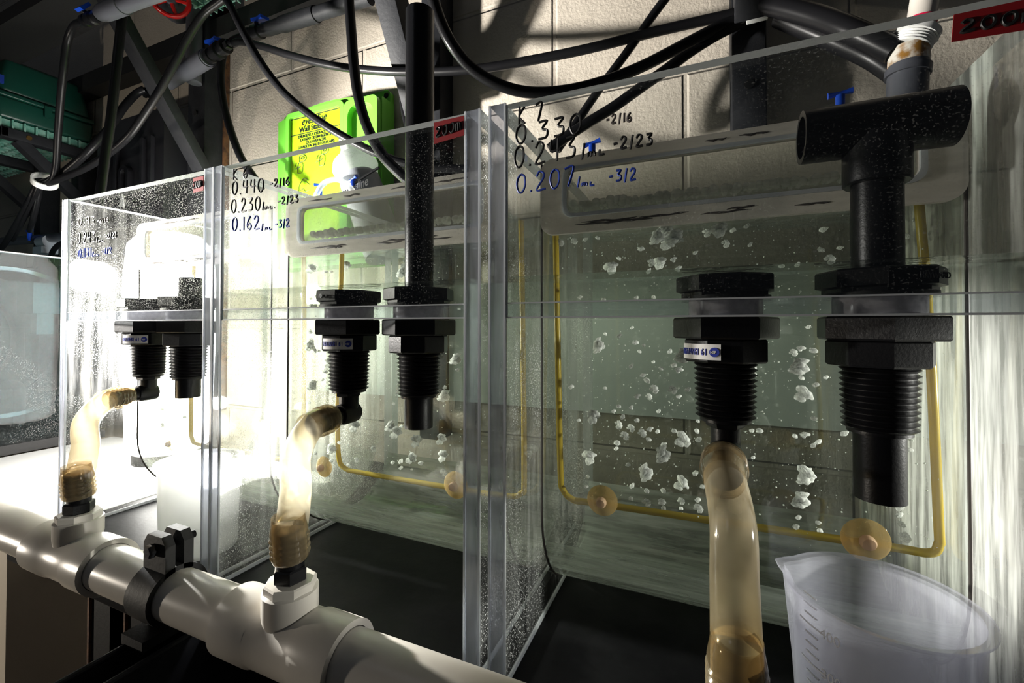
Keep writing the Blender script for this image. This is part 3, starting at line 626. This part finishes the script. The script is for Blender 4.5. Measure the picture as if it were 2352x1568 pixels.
# specks far too many to count: one stuff object per tank
def specks(x0, x1, n, label):
    mb = MB()
    for k in range(n):
        p = V((random.uniform(x0, x1), random.uniform(.395, .56), random.uniform(-.17, .10))); r = random.choice((.0003, .0004, .0005, .0008))
        bmesh.ops.create_icosphere(mb.bm, subdivisions=1, radius=r, matrix=Matrix.Translation(p))
    tag(mb.build('water_specks', M['speck']), label, 'specks', kind='stuff')
specks(XN+T+.003, XNr-T-.003, 1300, 'tiny white specks drifting in the water of the right tank')
specks(XM+T+.003, XMr-T-.003, 700, 'tiny white specks drifting in the water of the middle tank')
def foam(x0, x1, label):
    mb = MB(); x = x0
    while x < x1:
        r = random.uniform(.0022, .0048)
        for q in range(3):
            bmesh.ops.create_icosphere(mb.bm, subdivisions=2, radius=r*(1-.25*q), matrix=Matrix.Translation((x+random.uniform(-.002, .002), Y1+.0052+r+q*.008, WL+r*random.uniform(-.1, .5))))
        x += r*1.5
    tag(mb.build('surface_foam', M['bubble']), label, 'foam', kind='stuff')
foam(XN+T+.028, XNr-T-.03, 'row of foam bubbles on the water behind the right tank window')
foam(XM+T+.028, XMr-T-.03, 'row of foam bubbles on the water behind the middle tank window')

# ------------------------------------------------------------------ lamp added behind the left tank for the glare there, source itself unseen
lp = root('added_lamp', 'added glowing white lamp behind the dusty left tank, source unseen', 'lamp', (-.99, .545, BZ+.001))
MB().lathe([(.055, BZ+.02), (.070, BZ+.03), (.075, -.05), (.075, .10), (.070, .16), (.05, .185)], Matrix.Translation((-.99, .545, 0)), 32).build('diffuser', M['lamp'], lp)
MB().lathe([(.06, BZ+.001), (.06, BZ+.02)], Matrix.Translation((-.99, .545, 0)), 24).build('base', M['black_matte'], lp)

# ------------------------------------------------------------------ wall posts, braces, shelves
def post(x, z0, z1, label, w_=.041, y0=.655, rust=False):
    rt = root('wall_post', label, 'post', (x, .678, z0), 'black posts fixed to the block wall')
    mb = MB(); y1 = .699
    mb.box((x-w_/2, y0, z0), (x+w_/2, y1, z1), bev=.0015); mb.build('channel', M['steel'], rt)
    if rust: MB().box((x+w_/2, y1-.012, z0), (x+w_/2+.006, y1, z1-.25)).build('rusty_edge', M['rust'], rt, label='rusty brown edge strip')
    mb = MB()
    for k in range(5): mb.lathe([(.006, 0), (.006, .003)], frame((x, y0, z0+.06+k*.16), (0, -1, 0)), 10)
    mb.build('bolt_heads', M['black_matte'], rt)
    return rt
post(-1.085, -.2, 1.3, 'black wall post with a rusty edge beside the black bin', .062, .645, True)
post(-.440, -.2, 1.3, 'black wall post behind the tall standpipe')
post(.0625, .262, 1.3, 'black wall post with a white cable clip')
post(-1.652, -.2, .50, 'short black post at the shelf end under the toolbox')
post(-1.87, -.2, .50, 'short black post farther left under the toolbox shelf')
def bar(a, b, w_, h_, name, label):
    a, b = V(a), V(b); mx = frame(a, b-a); ln = (b-a).length
    o = MB().box((-w_/2, -h_/2, 0), (w_/2, h_/2, ln), mx, .0012).build(name, M['steel'], None)
    return tag(o, label, 'brace', 'black diagonal braces under the wall shelf')
bar((-1.05, .638, .36), (-1.05, .445, .66), .038, .022, 'diagonal_brace', 'black diagonal brace crossing behind the grey valve pipe')
bar((-.452, .640, .375), (-.452, .49, .66), .038, .04, 'diagonal_brace', 'black diagonal brace beside the tall standpipe top')
bar((.0625, .640, .40), (.0625, .44, .70), .038, .04, 'diagonal_brace', 'black diagonal brace on the post with the white clip')
sh = root('wall_shelf', 'high black shelf with green grating along the block wall', 'shelf', (-1.0, .57, .66))
MB().box((-2.6, .45, .690), (-.95, .54, .72)).build('front_rail', M['black_matte'], sh)
MB().box((-2.6, .655, .672), (-.30, .697, .718)).build('back_rail', M['black_matte'], sh)
def grate(x0, x1, y0, y1, z, st, name, par, th=.010):
    mb = MB(); n = int((x1-x0)/st)
    for k in range(n+1): mb.box((x0+k*st-.0018, y0, z), (x0+k*st+.0018, y1, z+th))
    n = int((y1-y0)/st)
    for k in range(n+1): mb.box((x0, y0+k*st-.0018, z), (x1, y0+k*st+.0018, z+th))
    return mb.build(name, M['green_grid'], par, flat=True)
grate(-1.06, -.76, .52, .65, .722, .02, 'grating', sh)
# toolbox shelf
ts = root('toolbox_shelf', 'green grating shelf on black arms carrying the toolbox', 'shelf', (-1.9, .58, .48))
for x, lb in ((-1.62, ''), (-1.90, '')):
    MB().box((x-.03, .50, .482), (x, .697, .507), bev=.001).build('arm', M['steel'], ts)
    a, b = V((x-.018, .535, .485)), V((x-.018, .688, .335)); MB().box((-.014, -.012, 0), (.014, .012, (b-a).length), frame(a, b-a)).build('brace', M['steel'], ts)
    MB().lathe([(.006, 0), (.005, .003)], frame((x, .55, .495), (1, 0, 0)), 12).lathe([(.006, 0), (.005, .003)], frame((x, .665, .495), (1, 0, 0)), 12).build('screws', plain('brass screw', (.4, .25, .08), .4, 1), ts)
MB().box((-2.5, .50, .485), (-1.62, .512, .507)).build('front_angle', M['steel'], ts)
grate(-2.45, -1.625, .50, .69, .509, .022, 'grating', ts, .022)
# toolbox
tb = root('toolbox', 'dark green plastic toolbox on the left wall shelf', 'toolbox', (-1.87, .59, .533))
z0 = .533
def rb(y0, y1, za, zb, x0, x1, inset, name, mat, par, bv=.012):
    mb = MB(); P0 = [(x0, y0), (x1, y0), (x1, y1), (x0, y1)]; P1 = [(x0+inset, y0+inset), (x1-inset, y0+inset), (x1-inset, y1-inset), (x0+inset, y1-inset)]
    v = [mb.bm.verts.new((x, y, za)) for x, y in P0]+[mb.bm.verts.new((x, y, zb)) for x, y in P1]
    for q in ((0, 3, 2, 1), (4, 5, 6, 7), (0, 1, 5, 4), (1, 2, 6, 5), (2, 3, 7, 6), (3, 0, 4, 7)): mb.bm.faces.new([v[i] for i in q])
    bmesh.ops.bevel(mb.bm, geom=mb.bm.edges[:], offset=bv, segments=3, affect='EDGES', profile=.5); return mb.build(name, mat, par, sharp=50)
rb(.497, .683, z0, z0+.055, -2.12, -1.63, -.004, 'tray', M['green_box'], tb, .008)
rb(.490, .688, z0+.055, z0+.068, -2.13, -1.622, .002, 'rim', M['green_box'], tb, .004)
rb(.497, .683, z0+.068, z0+.165, -2.12, -1.63, .016, 'lid', M['green_box'], tb, .012)
rb(.56, .62, z0+.162, z0+.178, -2.0, -1.75, .004, 'handle', M['black'], tb, .004)
MB().box((-1.622, .578, z0+.03), (-1.616, .592, z0+.060)).build('latch', M['green_box'], tb)
MB().box((-1.633, .493, z0+.085), (-1.625, .505, z0+.105)).build('sticker', M['ink_blue'], tb)

# black bin
bi = root('storage_bin', 'tall black plastic bin against the wall behind the lamp', 'bin', (-1.20, .66, -.2))
P = rrect(-1.405, -.2, -1.125, .505, .05, .60); MB().prism(P, (0, .085, 0)).build('body', M['bin'], bi, sharp=40)
mb = MB()
for x in (-1.36, -1.31, -1.20, -1.165): mb.box((x-.005, .592, -.15), (x+.005, .602, .44))
mb.build('rib', M['bin'], bi)
MB().ring(rrect(-1.285, .28, -1.245, .385, .019, .588), rrect(-1.277, .29, -1.253, .375, .011, .588), (0, .012, 0)).build('loop_handle', M['black'], bi)
MB().prism([(-1.2765, .5865, .285), (-1.2535, .5865, .285), (-1.265, .5865, .315)], (0, .003, 0)).build('arrow_mark', M['white'], bi, flat=True)

# ------------------------------------------------------------------ eyewash station
ey = root('eyewash_station', 'lime green eyewash station mounted on the block wall', 'eyewash station', (-.70, .69, .12))
MB().prism(rrect(-.850, .12, -.555, .466, .012, .688), (0, .0115, 0)).build('back_plate', M['lime'], ey, sharp=40)
xa, xb = -.820, -.545
arch = [V((xa, .652, .12)), V((xb, .652, .12))]+[V((xb+(xa-xb)*k/14, .652, .432+.018*math.sin(PI*k/14))) for k in range(15)]
MB().prism(arch, (0, .036, 0)).build('housing', M['lime'], ey, sharp=40)
MB().ring(rrect(-.789, .13, -.632, .440, .012, .644), rrect(-.780, .14, -.641, .431, .008, .644), (0, .010, 0)).build('label_surround', M['lime'], ey, sharp=40)
MB().ring(rrect(-.628, .13, -.547, .432, .012, .640), rrect(-.618, .14, -.556, .421, .02, .640), (0, .014, 0)).build('pocket_rim', M['lime'], ey, sharp=40)
lbp = MB().box((-.780, .650, .14), (-.641, .652, .431)).build('instruction_label', M['lime_label'], ey, flat=True, label='yellow green instruction sticker')
yl = .6495
MB().box((-.779, yl-.0006, .4275), (-.642, yl, .4292)).box((-.779, yl-.0006, .3940), (-.642, yl, .3954)).build('rule_line', M['ink'], lbp, flat=True)
text_mesh('eyesaline', .0215, wallmx(-.750, yl, .4125), 'lettering', M['ink'], lbp, .86, False, shear=.35)
text_mesh('Wall Station', .0150, wallmx(-.756, yl, .3985), 'lettering', M['ink'], lbp, 1.0, True)
for k, tx in enumerate(('EMERGENCY EYE/FACE WASH', 'LAVADO DE EMERGENCIA', 'OCULAR/FACIAL', 'LAVAGE FACIAL ET OCULAIRE')):
    text_mesh(tx, .0080, wallmx(-.7095, yl, .3868-.0074*k), 'lettering', M['ink'], lbp, .92, True, 'CENTER')
mb = MB()
def sk(ps, ox, oz, s_): mb.tube([(ox+p[0]*s_, yl-.0004, oz+p[1]*s_) for p in ps], .0005, 5, 4)
for ox, oz in ((-.760, .315), (-.700, .322)):
    sk([(0, 0), (.1, .7), (.55, .65), (.45, 0), (0, 0)], ox, oz, .028); sk([(-.3, .3), (0, .35), (.3, .45), (-.2, .5), (-.1, .8)], ox, oz, .028)
    sk([(.2, .8), (.2, 1.2), (.6, 1.3), (.9, 1.0), (.6, .8), (.3, .85)], ox, oz, .028); sk([(.35, 1.05), (.5, 1.15), (.7, 1.05), (.5, .97), (.35, 1.05)], ox, oz, .028)
sk([(0, 0), (0, .5), (.3, .9), (.5, 1.0), (.9, .8)], -.755, .272, .03); sk([(.3, .9), (.7, .7), (1.0, .5)], -.755, .272, .03); sk([(.1, .2), (.4, .3), (.6, .1), (1, .15)], -.755, .272, .03); sk([(-.2, -.3), (.2, -.1), (.7, -.2), (1, -.4)], -.755, .272, .03)
mb.build('line_drawing', M['ink'], lbp)
for x in (-.839, -.565): MB().lathe([(.006, 0), (.004, .003)], frame((x, .6885, .455), (0, -1, 0)), 14).build('screw', M['steel'], ey)
# bottle
bt = root('eyewash_bottle', 'white eyewash bottle leaning in the green station', 'bottle', at(860, 450, .60))
pA = at(795, 322, .60); pB = at(846, 470, .60); ax = pB-pA; ln = ax.length; mx = frame(pA, ax)
MB().lathe([(.013, 0), (.014, .003), (.014, .022), (.017, .024), (.017, .030), (.0, .0301)], mx, 24).build('cap', M['white_trans'], bt)
MB().lathe([(.014, .03), (.026, .036), (.036, .046), (.040, .058), (.036, .070), (.030, .076)], mx, 28).build('eye_cup', M['white_trans'], bt)
MB().lathe([(.030, .0762), (.034, .082), (.035, .088), (.035, ln+.10)], mx, 28).build('flask', M['grey_light'], bt)
sd = at(790, 455, .56)
text_mesh('eyesaline', .020, wallmx(sd.x, .555, sd.z, -.25), 'lettering', M['ink'], bt, .8, True, shear=.35)

# ------------------------------------------------------------------ grey pipes and ball valves
def valve(p, d, up, label, r=.011, pipe=None, pl=None):
    """black ball valve with blue lever; p centre, d axis"""
    d = V(d).normalized(); p = V(p); rt = root('ball_valve', label, 'valve', p, 'black ball valves with blue handles')
    mb = MB(); mb.lathe([(r*.8, -.034), (r*1.2, -.033), (r*1.2, -.022), (r*.95, -.021), (r*1.0, -.010), (r*1.3, -.008), (r*1.35, .008), (r*1.0, .010), (r*.95, .021), (r*1.2, .022), (r*1.2, .033), (r*.75, .034)], frame(p, d), 20); mb.build('body', M['black'], rt, sharp=30)
    mb = MB(); hexr(r*.85, .034, .046, frame(p, d), mb, 6); mb.lathe([(r*.5, .046), (r*.5, .058)], frame(p, d), 14); mb.build('hose_nut', M['black'], rt, sharp=25)
    u = V(up).normalized(); q = p+u*(r*1.2+.006)
    mb = MB(); mb.cyl(p+u*r, q, .004, 12); mb.build('stem', M['black'], rt)
    s_ = d.cross(u); mb = MB(); A = [q+d*-.026+s_*.010, q+d*-.008+s_*.005, q+d*.006+s_*.007, q+d*.006-s_*.007, q+d*-.008-s_*.005, q+d*-.026-s_*.010]
    mb.prism(A, u*.006); mb.build('lever', M['blue'], rt, label='blue lever')
    return rt
def pipe_run(a, b, r, label, mat='pvc_grey', coup=()):
    a, b = V(a), V(b); rt = root('grey_pipe', label, 'pipe', a, 'grey valve pipes on the wall')
    MB().cyl(a, b, r, 28).build('tube', M[mat], rt)
    for t0, t1 in coup: MB().cyl(a.lerp(b, t0), a.lerp(b, t1), r*1.15, 28).build('coupling', M[mat], rt)
    return rt
A = at(352, 202, .615); B = at(405, 178, .60); B2 = at(468, 138, .585); B3 = at(500, 118, .578)
pipe_run(at(385, 190, .606), at(478, 132, .583), .0155, 'grey pipe between two black valves in front of the rusty post', coup=((.42, .98),))
dv = (at(520, 106, .575)-at(385, 190, .606)).normalized()
valve(B3, dv, (0, -.15, 1), 'black valve with large blue handle at the rusty post', .0115)
valve(at(358, 204, .612), -dv, (0, 0, 1), 'black valve at the lower left end of the grey pipe', .0115)
p0, p1 = at(232, 32, .43), at(420, -40, .405); pipe_run(p0, p1, .0125, 'grey pipe at the top left leading to the tee valve', coup=((.05, .32),))
valve(at(212, 42, .433), (p0-p1), (-.4, -.8, .6), 'black valve with blue handle at the top left corner', .0088)
p0, p1 = at(618, 66, .60), at(850, -6, .60); pipe_run(p0, p1, .0125, 'dark grey pipe high on the wall above the eyewash station', 'steel', coup=((.15, .5),))
valve(at(592, 74, .60), (p0-p1), (0, -.2, 1), 'black valve with blue handle high on the wall above the eyewash', .0105)
pv = at(438, 60, .62); MB_ = MB().cyl((pv.x, .628, .56), (pv.x, .628, 1.1), .016, 24)
tag(MB_.build('black_pipe', M['pvc_grey']), 'dark vertical pipe behind the red hand wheel', 'pipe')
# red hand wheel
hw = root('hand_wheel', 'red hand wheel of the gate valve at the top', 'hand wheel', at(385, 12, .57)); c = at(390, -4, .57); hx = frame(c, (.75, -.6, -.25))
mb = MB(); mb.quadloops([[hx @ V(((.034+.005*math.cos(b))*math.cos(a), (.034+.005*math.cos(b))*math.sin(a), .006*math.sin(b))) for b in [2*PI*k/10 for k in range(10)]] for a in [2*PI*j/40 for j in range(41)]], True); mb.build('rim', M['red'], hw)
for k in range(5): a = 2*PI*k/5; MB().tube([hx @ V((0, 0, 0)), hx @ V((.033*math.cos(a), .033*math.sin(a), 0))], .004, 8, 0).build('spoke', M['red'], hw)
MB().lathe([(.010, -.05), (.012, -.01), (.010, .008)], hx, 16).lathe([(.028, -.07), (.030, -.05), (.028, -.03)], hx, 20).build('valve_stem', M['pvc_grey'], hw)

# horizontal pipe on the left with clip and little blue valve
pr0, pr1 = at(-60, 560, .60), at(165, 543, .60)
tag(MB().cyl(pr0, pr1, .0125, 24).build('air_manifold', M['pvc_grey']), 'dark grey pipe running above the left aquarium', 'pipe')
q = at(92, 556, .585); tag(MB().cyl(q+V((-.022, .012, .003)), q+V((.022, .012, .003)), .0165, 24).box((q.x-.03, q.y-.004, q.z-.03), (q.x+.02, q.y+.03, q.z-.012)).build('pipe_clip', M['grey_light']), 'pale grey clip around the pipe above the aquarium', 'clip')
def small_valve(px, py, Y, label, hd=(1, 0, 0), s_=1):
    p = at(px, py, Y); rt = root('air_valve', label, 'valve', p, 'small blue air line valves')
    MB().cyl(p-V((0, 0, .008*s_)), p+V((0, 0, .008*s_)), .004*s_, 14).cyl(p-V((0, .0, .012*s_)), p-V((0, 0, .008*s_)), .0028*s_, 12).build('body', M['blue'], rt)
    h = V(hd).normalized(); u = p+V((0, 0, .010*s_))
    MB().tube([u-h*.010*s_, u-h*.003*s_, u+h*.003*s_, u+h*.010*s_], [.0032*s_, .0020*s_, .0020*s_, .0032*s_], 8, 0).build('tap', M['blue'], rt)
    return rt
small_valve(68, 540, .585, 'blue air valve on the pipe above the left aquarium', (1, 0, 0), 1.25)
small_valve(812, 424, .56, 'blue air valve in front of the eyewash bottle', (1, -.3, .2))
small_valve(735, 437, .56, 'blue air valve at the left of the eyewash bottle', (1, .3, 0))
small_valve(1360, 348, .50, 'blue air valve seen behind the marker writing', (1, 0, .2))
small_valve(1930, 238, .46, 'blue air valve left of the black tee', (1, 0, .1), .9)

# ------------------------------------------------------------------ cables and hoses overhead
def cable(pts, r, label, name='black_hose', mat='hose'):
    o = MB().tube(path(*pts), r, 12, 8).build(name, M[mat]); return tag(o, label, 'hose', 'black hoses hanging on the wall')
cable([(196, 50, .437), (172, 58, .44), (155, 95, .445), (146, 160, .45), (139, 230, .46), (133, 310, .475), (129, 380, .49), (120, 412, .495), (100, 424, .495)], .0065, 'black hose from the top left valve down to the white ring')
cable([(290, -40, .46), (277, 70, .455), (266, 170, .45), (255, 270, .445), (243, 350, .44), (231, 440, .43), (224, 500, .42)], .0075, 'straight black hose dropping behind the dusty left tank')
cable([(545, -30, .50), (505, 2, .50), (468, 32, .50), (432, 86, .50), (400, 148, .50), (368, 205, .50), (332, 262, .50), (296, 312, .50), (250, 352, .50), (200, 384, .50), (150, 406, .50), (100, 425, .495)], .0070, 'long black hose arching from the top down to the white ring')
cable([(332, 205, .60), (312, 216, .59), (285, 245, .57), (250, 295, .545), (205, 345, .52), (160, 385, .51), (128, 408, .505), (98, 420, .495)], .0080, 'black hose from the lower left valve to the white ring')
cable([(505, -20, .50), (530, 15, .50), (560, 75, .50), (600, 145, .505), (650, 210, .51), (710, 262, .515), (780, 308, .52), (850, 345, .53), (920, 372, .54), (990, 386, .55), (1080, 388, .56)], .0065, 'black hose crossing over the left half of the eyewash station')
cable([(800, -20, .47), (806, 60, .47), (813, 150, .465), (824, 225, .46), (845, 295, .455), (878, 355, .45), (915, 395, .445), (950, 425, .44)], .0070, 'black hose crossing over the right half of the eyewash station')
cable([(537, 100, .573), (555, 96, .57), (600, 106, .57), (670, 128, .57), (760, 150, .575), (860, 162, .58), (960, 165, .585), (1080, 160, .59), (1200, 142, .60), (1350, 112, .61), (1500, 74, .62), (1640, 42, .63), (1735, 22, .635)], .0068, 'long black hose from the blue handled valve to the white clip')
cable([(990, -20, .44), (1010, 45, .45), (1040, 105, .46), (1085, 158, .48), (1145, 194, .50), (1215, 212, .52), (1300, 208, .54), (1390, 186, .56), (1480, 150, .58), (1580, 98, .61), (1660, 58, .63), (1735, 30, .638)], .0072, 'black hose sagging in a deep curve to the white clip')
cable([(1545, -25, .62), (1500, 35, .62), (1440, 120, .62), (1380, 200, .615), (1325, 280, .61), (1280, 345, .60)], .0060, 'thin black hose crossing the other hoses diagonally')
cable([(1735, 38, .64), (1660, 72, .635), (1590, 115, .63), (1530, 160, .62), (1480, 195, .62), (1410, 245, .61), (1350, 282, .60), (1295, 318, .595), (1262, 342, .59)], .0075, 'black hose from the white clip down behind the marker writing')
cable([(560, 84, .60), (535, 94, .60), (515, 118, .60), (507, 170, .60), (513, 235, .60), (530, 300, .60), (552, 358, .595), (575, 395, .59), (600, 430, .585)], .0075, 'black hose dropping along the rusty post')
cable([(935, 60, .66), (926, 140, .66), (926, 230, .655), (936, 285, .65), (950, 320, .64), (975, 350, .63)], .0070, 'black hose hanging at the left of the tall standpipe')
cable([(85, 422, .50), (66, 462, .50), (40, 510, .51), (10, 560, .52), (-20, 600, .52)], .0062, 'black hose leaving the white ring towards the corner')
cable([(90, 425, .50), (72, 470, .505), (50, 510, .515), (28, 550, .53)], .0058, 'middle black hose below the white ring')
cable([(92, 425, .505), (84, 470, .51), (74, 510, .52), (68, 530, .54)], .0058, 'black hose below the white ring ending at the blue valve')
cable([(118, 600, .59), (120, 580, .58), (135, 562, .57), (160, 552, .56)], .0060, 'short black hose bend beside the dusty left tank')
cable([(1735, 5, .63), (1800, 18, .61), (1880, 40, .59), (1960, 72, .57), (2055, 118, .56)], .0120, 'thick dark hose running right from the white clip')
cable([(870, 385, .56), (845, 400, .56), (816, 420, .56)], .0022, 'thin black line tied to the blue air valve')
cable([(1790, 40, .64), (1900, 85, .62), (2000, 130, .61), (2062, 170, .60)], .0120, 'second thick dark hose behind the white coupling')
o = MB().tube(path((722, 470, .55), (728, 445, .55), (745, 420, .55), (772, 412, .55), (795, 422, .55), (812, 440, .55)), .0045, 12, 6).build('clear_hose', M['clearline']); tag(o, 'short clear hose arching in front of the eyewash bottle', 'hose')
# white ring that bundles the hoses, and white clip on the right post
c = at(103, 416, .497); hx = frame(c, (-.7, .2, -.6)); mb = MB()
mb.quadloops([[hx @ V(((.020+dr)*math.cos(a), (.020+dr)*math.sin(a), dz)) for dr, dz in ((0, -.007), (.003, -.007), (.003, .007), (0, .007))] for a in [2*PI*j/28 for j in range(29)]], True)
tag(mb.build('cable_ring', M['white']), 'white plastic ring bundling the black hoses at left', 'ring')
c = at(1738, 22, .630); cc = root('cable_clip', 'white square clip on the black post at the top', 'clip', c)
MB().box((c.x-.012, c.y-.006, c.z-.017), (c.x+.012, c.y, c.z+.03), bev=.001).build('plate', M['white'], cc)
mb = MB()
for k in range(3): mb.box((c.x-.012, c.y-.008, c.z-.012+k*.010), (c.x+.012, c.y-.0062, c.z-.0105+k*.010))
mb.build('ridge', M['grey_light'], cc)

# ------------------------------------------------------------------ white coupling on the dark pipe at the right
rt = root('stained_coupling', 'white stained threaded coupling on a dark pipe at the right', 'pipe fitting', at(2085, 215, .56))
pa, pb, pc, pd, pe, pf = at(2082, 240, .56), at(2086, 150, .56), at(2088, 112, .56), at(2103, 90, .56), at(2112, 68, .56), at(2130, -40, .56)
MB().cyl(at(2078, 330, .56), pb, .0165, 28).cyl(at(2084, 175, .56), at(2086, 158, .56), .0185, 28).build('dark_pipe', M['pvc_grey'], rt)
MB().cyl(pb, pc, .0165, 28).build('stained_socket', M['stain'], rt, label='rust stained socket')
ax = pe-pc; prof = []; ln = ax.length
for k in range(4): prof += [(.0165, ln*k*.14), (.0178, ln*(k*.14+.07))]
prof += [(.0165, ln*.56), (.0190, ln*.58), (.0190, ln*.9), (.0175, ln*.95)]
MB().lathe(prof, frame(pc, ax), 24).build('threaded_collar', M['white'], rt, sharp=25)
MB().cyl(pe, pf, .0115, 24).build('white_stub', M['pvc_white'], rt)
m0 = pe.lerp(pf, .16); MB().lathe([(.0115, -.002), (.0128, -.002), (.0128, .002), (.0115, .002)], frame(m0, pf-pe), 24).build('red_tie', plain('red tie', (.6, .01, .06), .35), rt)

# ------------------------------------------------------------------ left aquarium with a round shell inside
aq = root('aquarium', 'large aquarium at the left edge with a round clear shell inside', 'aquarium', (-1.6, .52, BZ))
ax0, ax1, ay0, ay1, az1 = -2.2, -1.32, .30, .58, .153
MB().box((ax1-.012, ay0, BZ+.012), (ax1, ay1, az1)).build('end_panel', M['aqua'], aq, flat=True)
MB().box((ax0, ay0, BZ+.012), (ax1-.012, ay0+.012, az1)).build('front_panel', M['aqua'], aq, flat=True)
MB().box((ax0, ay1-.012, BZ+.012), (ax1-.012, ay1, az1)).build('back_panel', M['aqua'], aq, flat=True)
MB().box((ax1-.014, ay0, az1-.001), (ax1+.001, ay1, az1+.0015)).box((ax0, ay0, az1-.001), (ax1, ay0+.013, az1+.0015)).build('top_rim', M['edge_white'], aq, flat=True)
MB().box((ax0, ay0-.004, BZ+.002), (ax1+.004, ay1+.004, BZ+.022)).build('base_frame', M['black_matte'], aq)
def shell(x, R, nm):
    mb = MB(); cy, cz = .44, -.035; lo = []
    for a in [2*PI*j/64 for j in range(65)]:
        lo.append([V((x+dx, cy+r*math.cos(a), cz+r*math.sin(a))) for dx, r in ((0, R), (.012, R), (.012, R-.008), (0, R-.008))])
    mb.quadloops(lo, True); return mb.build(nm, M['aqua_rim'], aq)
shell(-1.40, .165, 'round_shell'); shell(-1.62, .165, 'round_shell'); shell(-1.85, .165, 'round_shell')
mb = MB(); mb.lathe([(.165, -.46), (.165, 0), (.161, 0), (.161, -.46)], frame((-1.39, .44, -.035), (1, 0, 0)), 64, 0, (False, False)); mb.build('curved_wall', clear('curved shell wall', (.80, .86, .89), refl=.35, rough=.05, haze=.01), aq)
mb = MB(); mb.box((-1.52, .50, .03), (-1.44, .56, .10)).box((-1.495, .515, -.02), (-1.465, .545, .03)); mb.build('intake_box', plain('dark teal plastic', (.03, .06, .065), .5), aq, label='dark intake box')
mb = MB(); mb.tube([(-1.50, .50, -.24), (-1.50, .50, -.16), (-1.49, .49, -.14), (-1.45, .46, -.135)], .010, 12, 5); mb.build('outlet_bend', M['black_matte'], aq)
wq = MB().box((ax0+.01, ay0+.0125, BZ+.03), (ax1-.0125, ay1-.0125, .095)).build('aquarium_water', [clear('aquarium water', (.72, .82, .84), refl=.12), M['water_top']], flat=True)
for p in wq.data.polygons: p.material_index = 1 if p.normal.z > .9 else 0
tag(wq, 'blue grey water filling the left aquarium', 'water', kind='stuff')
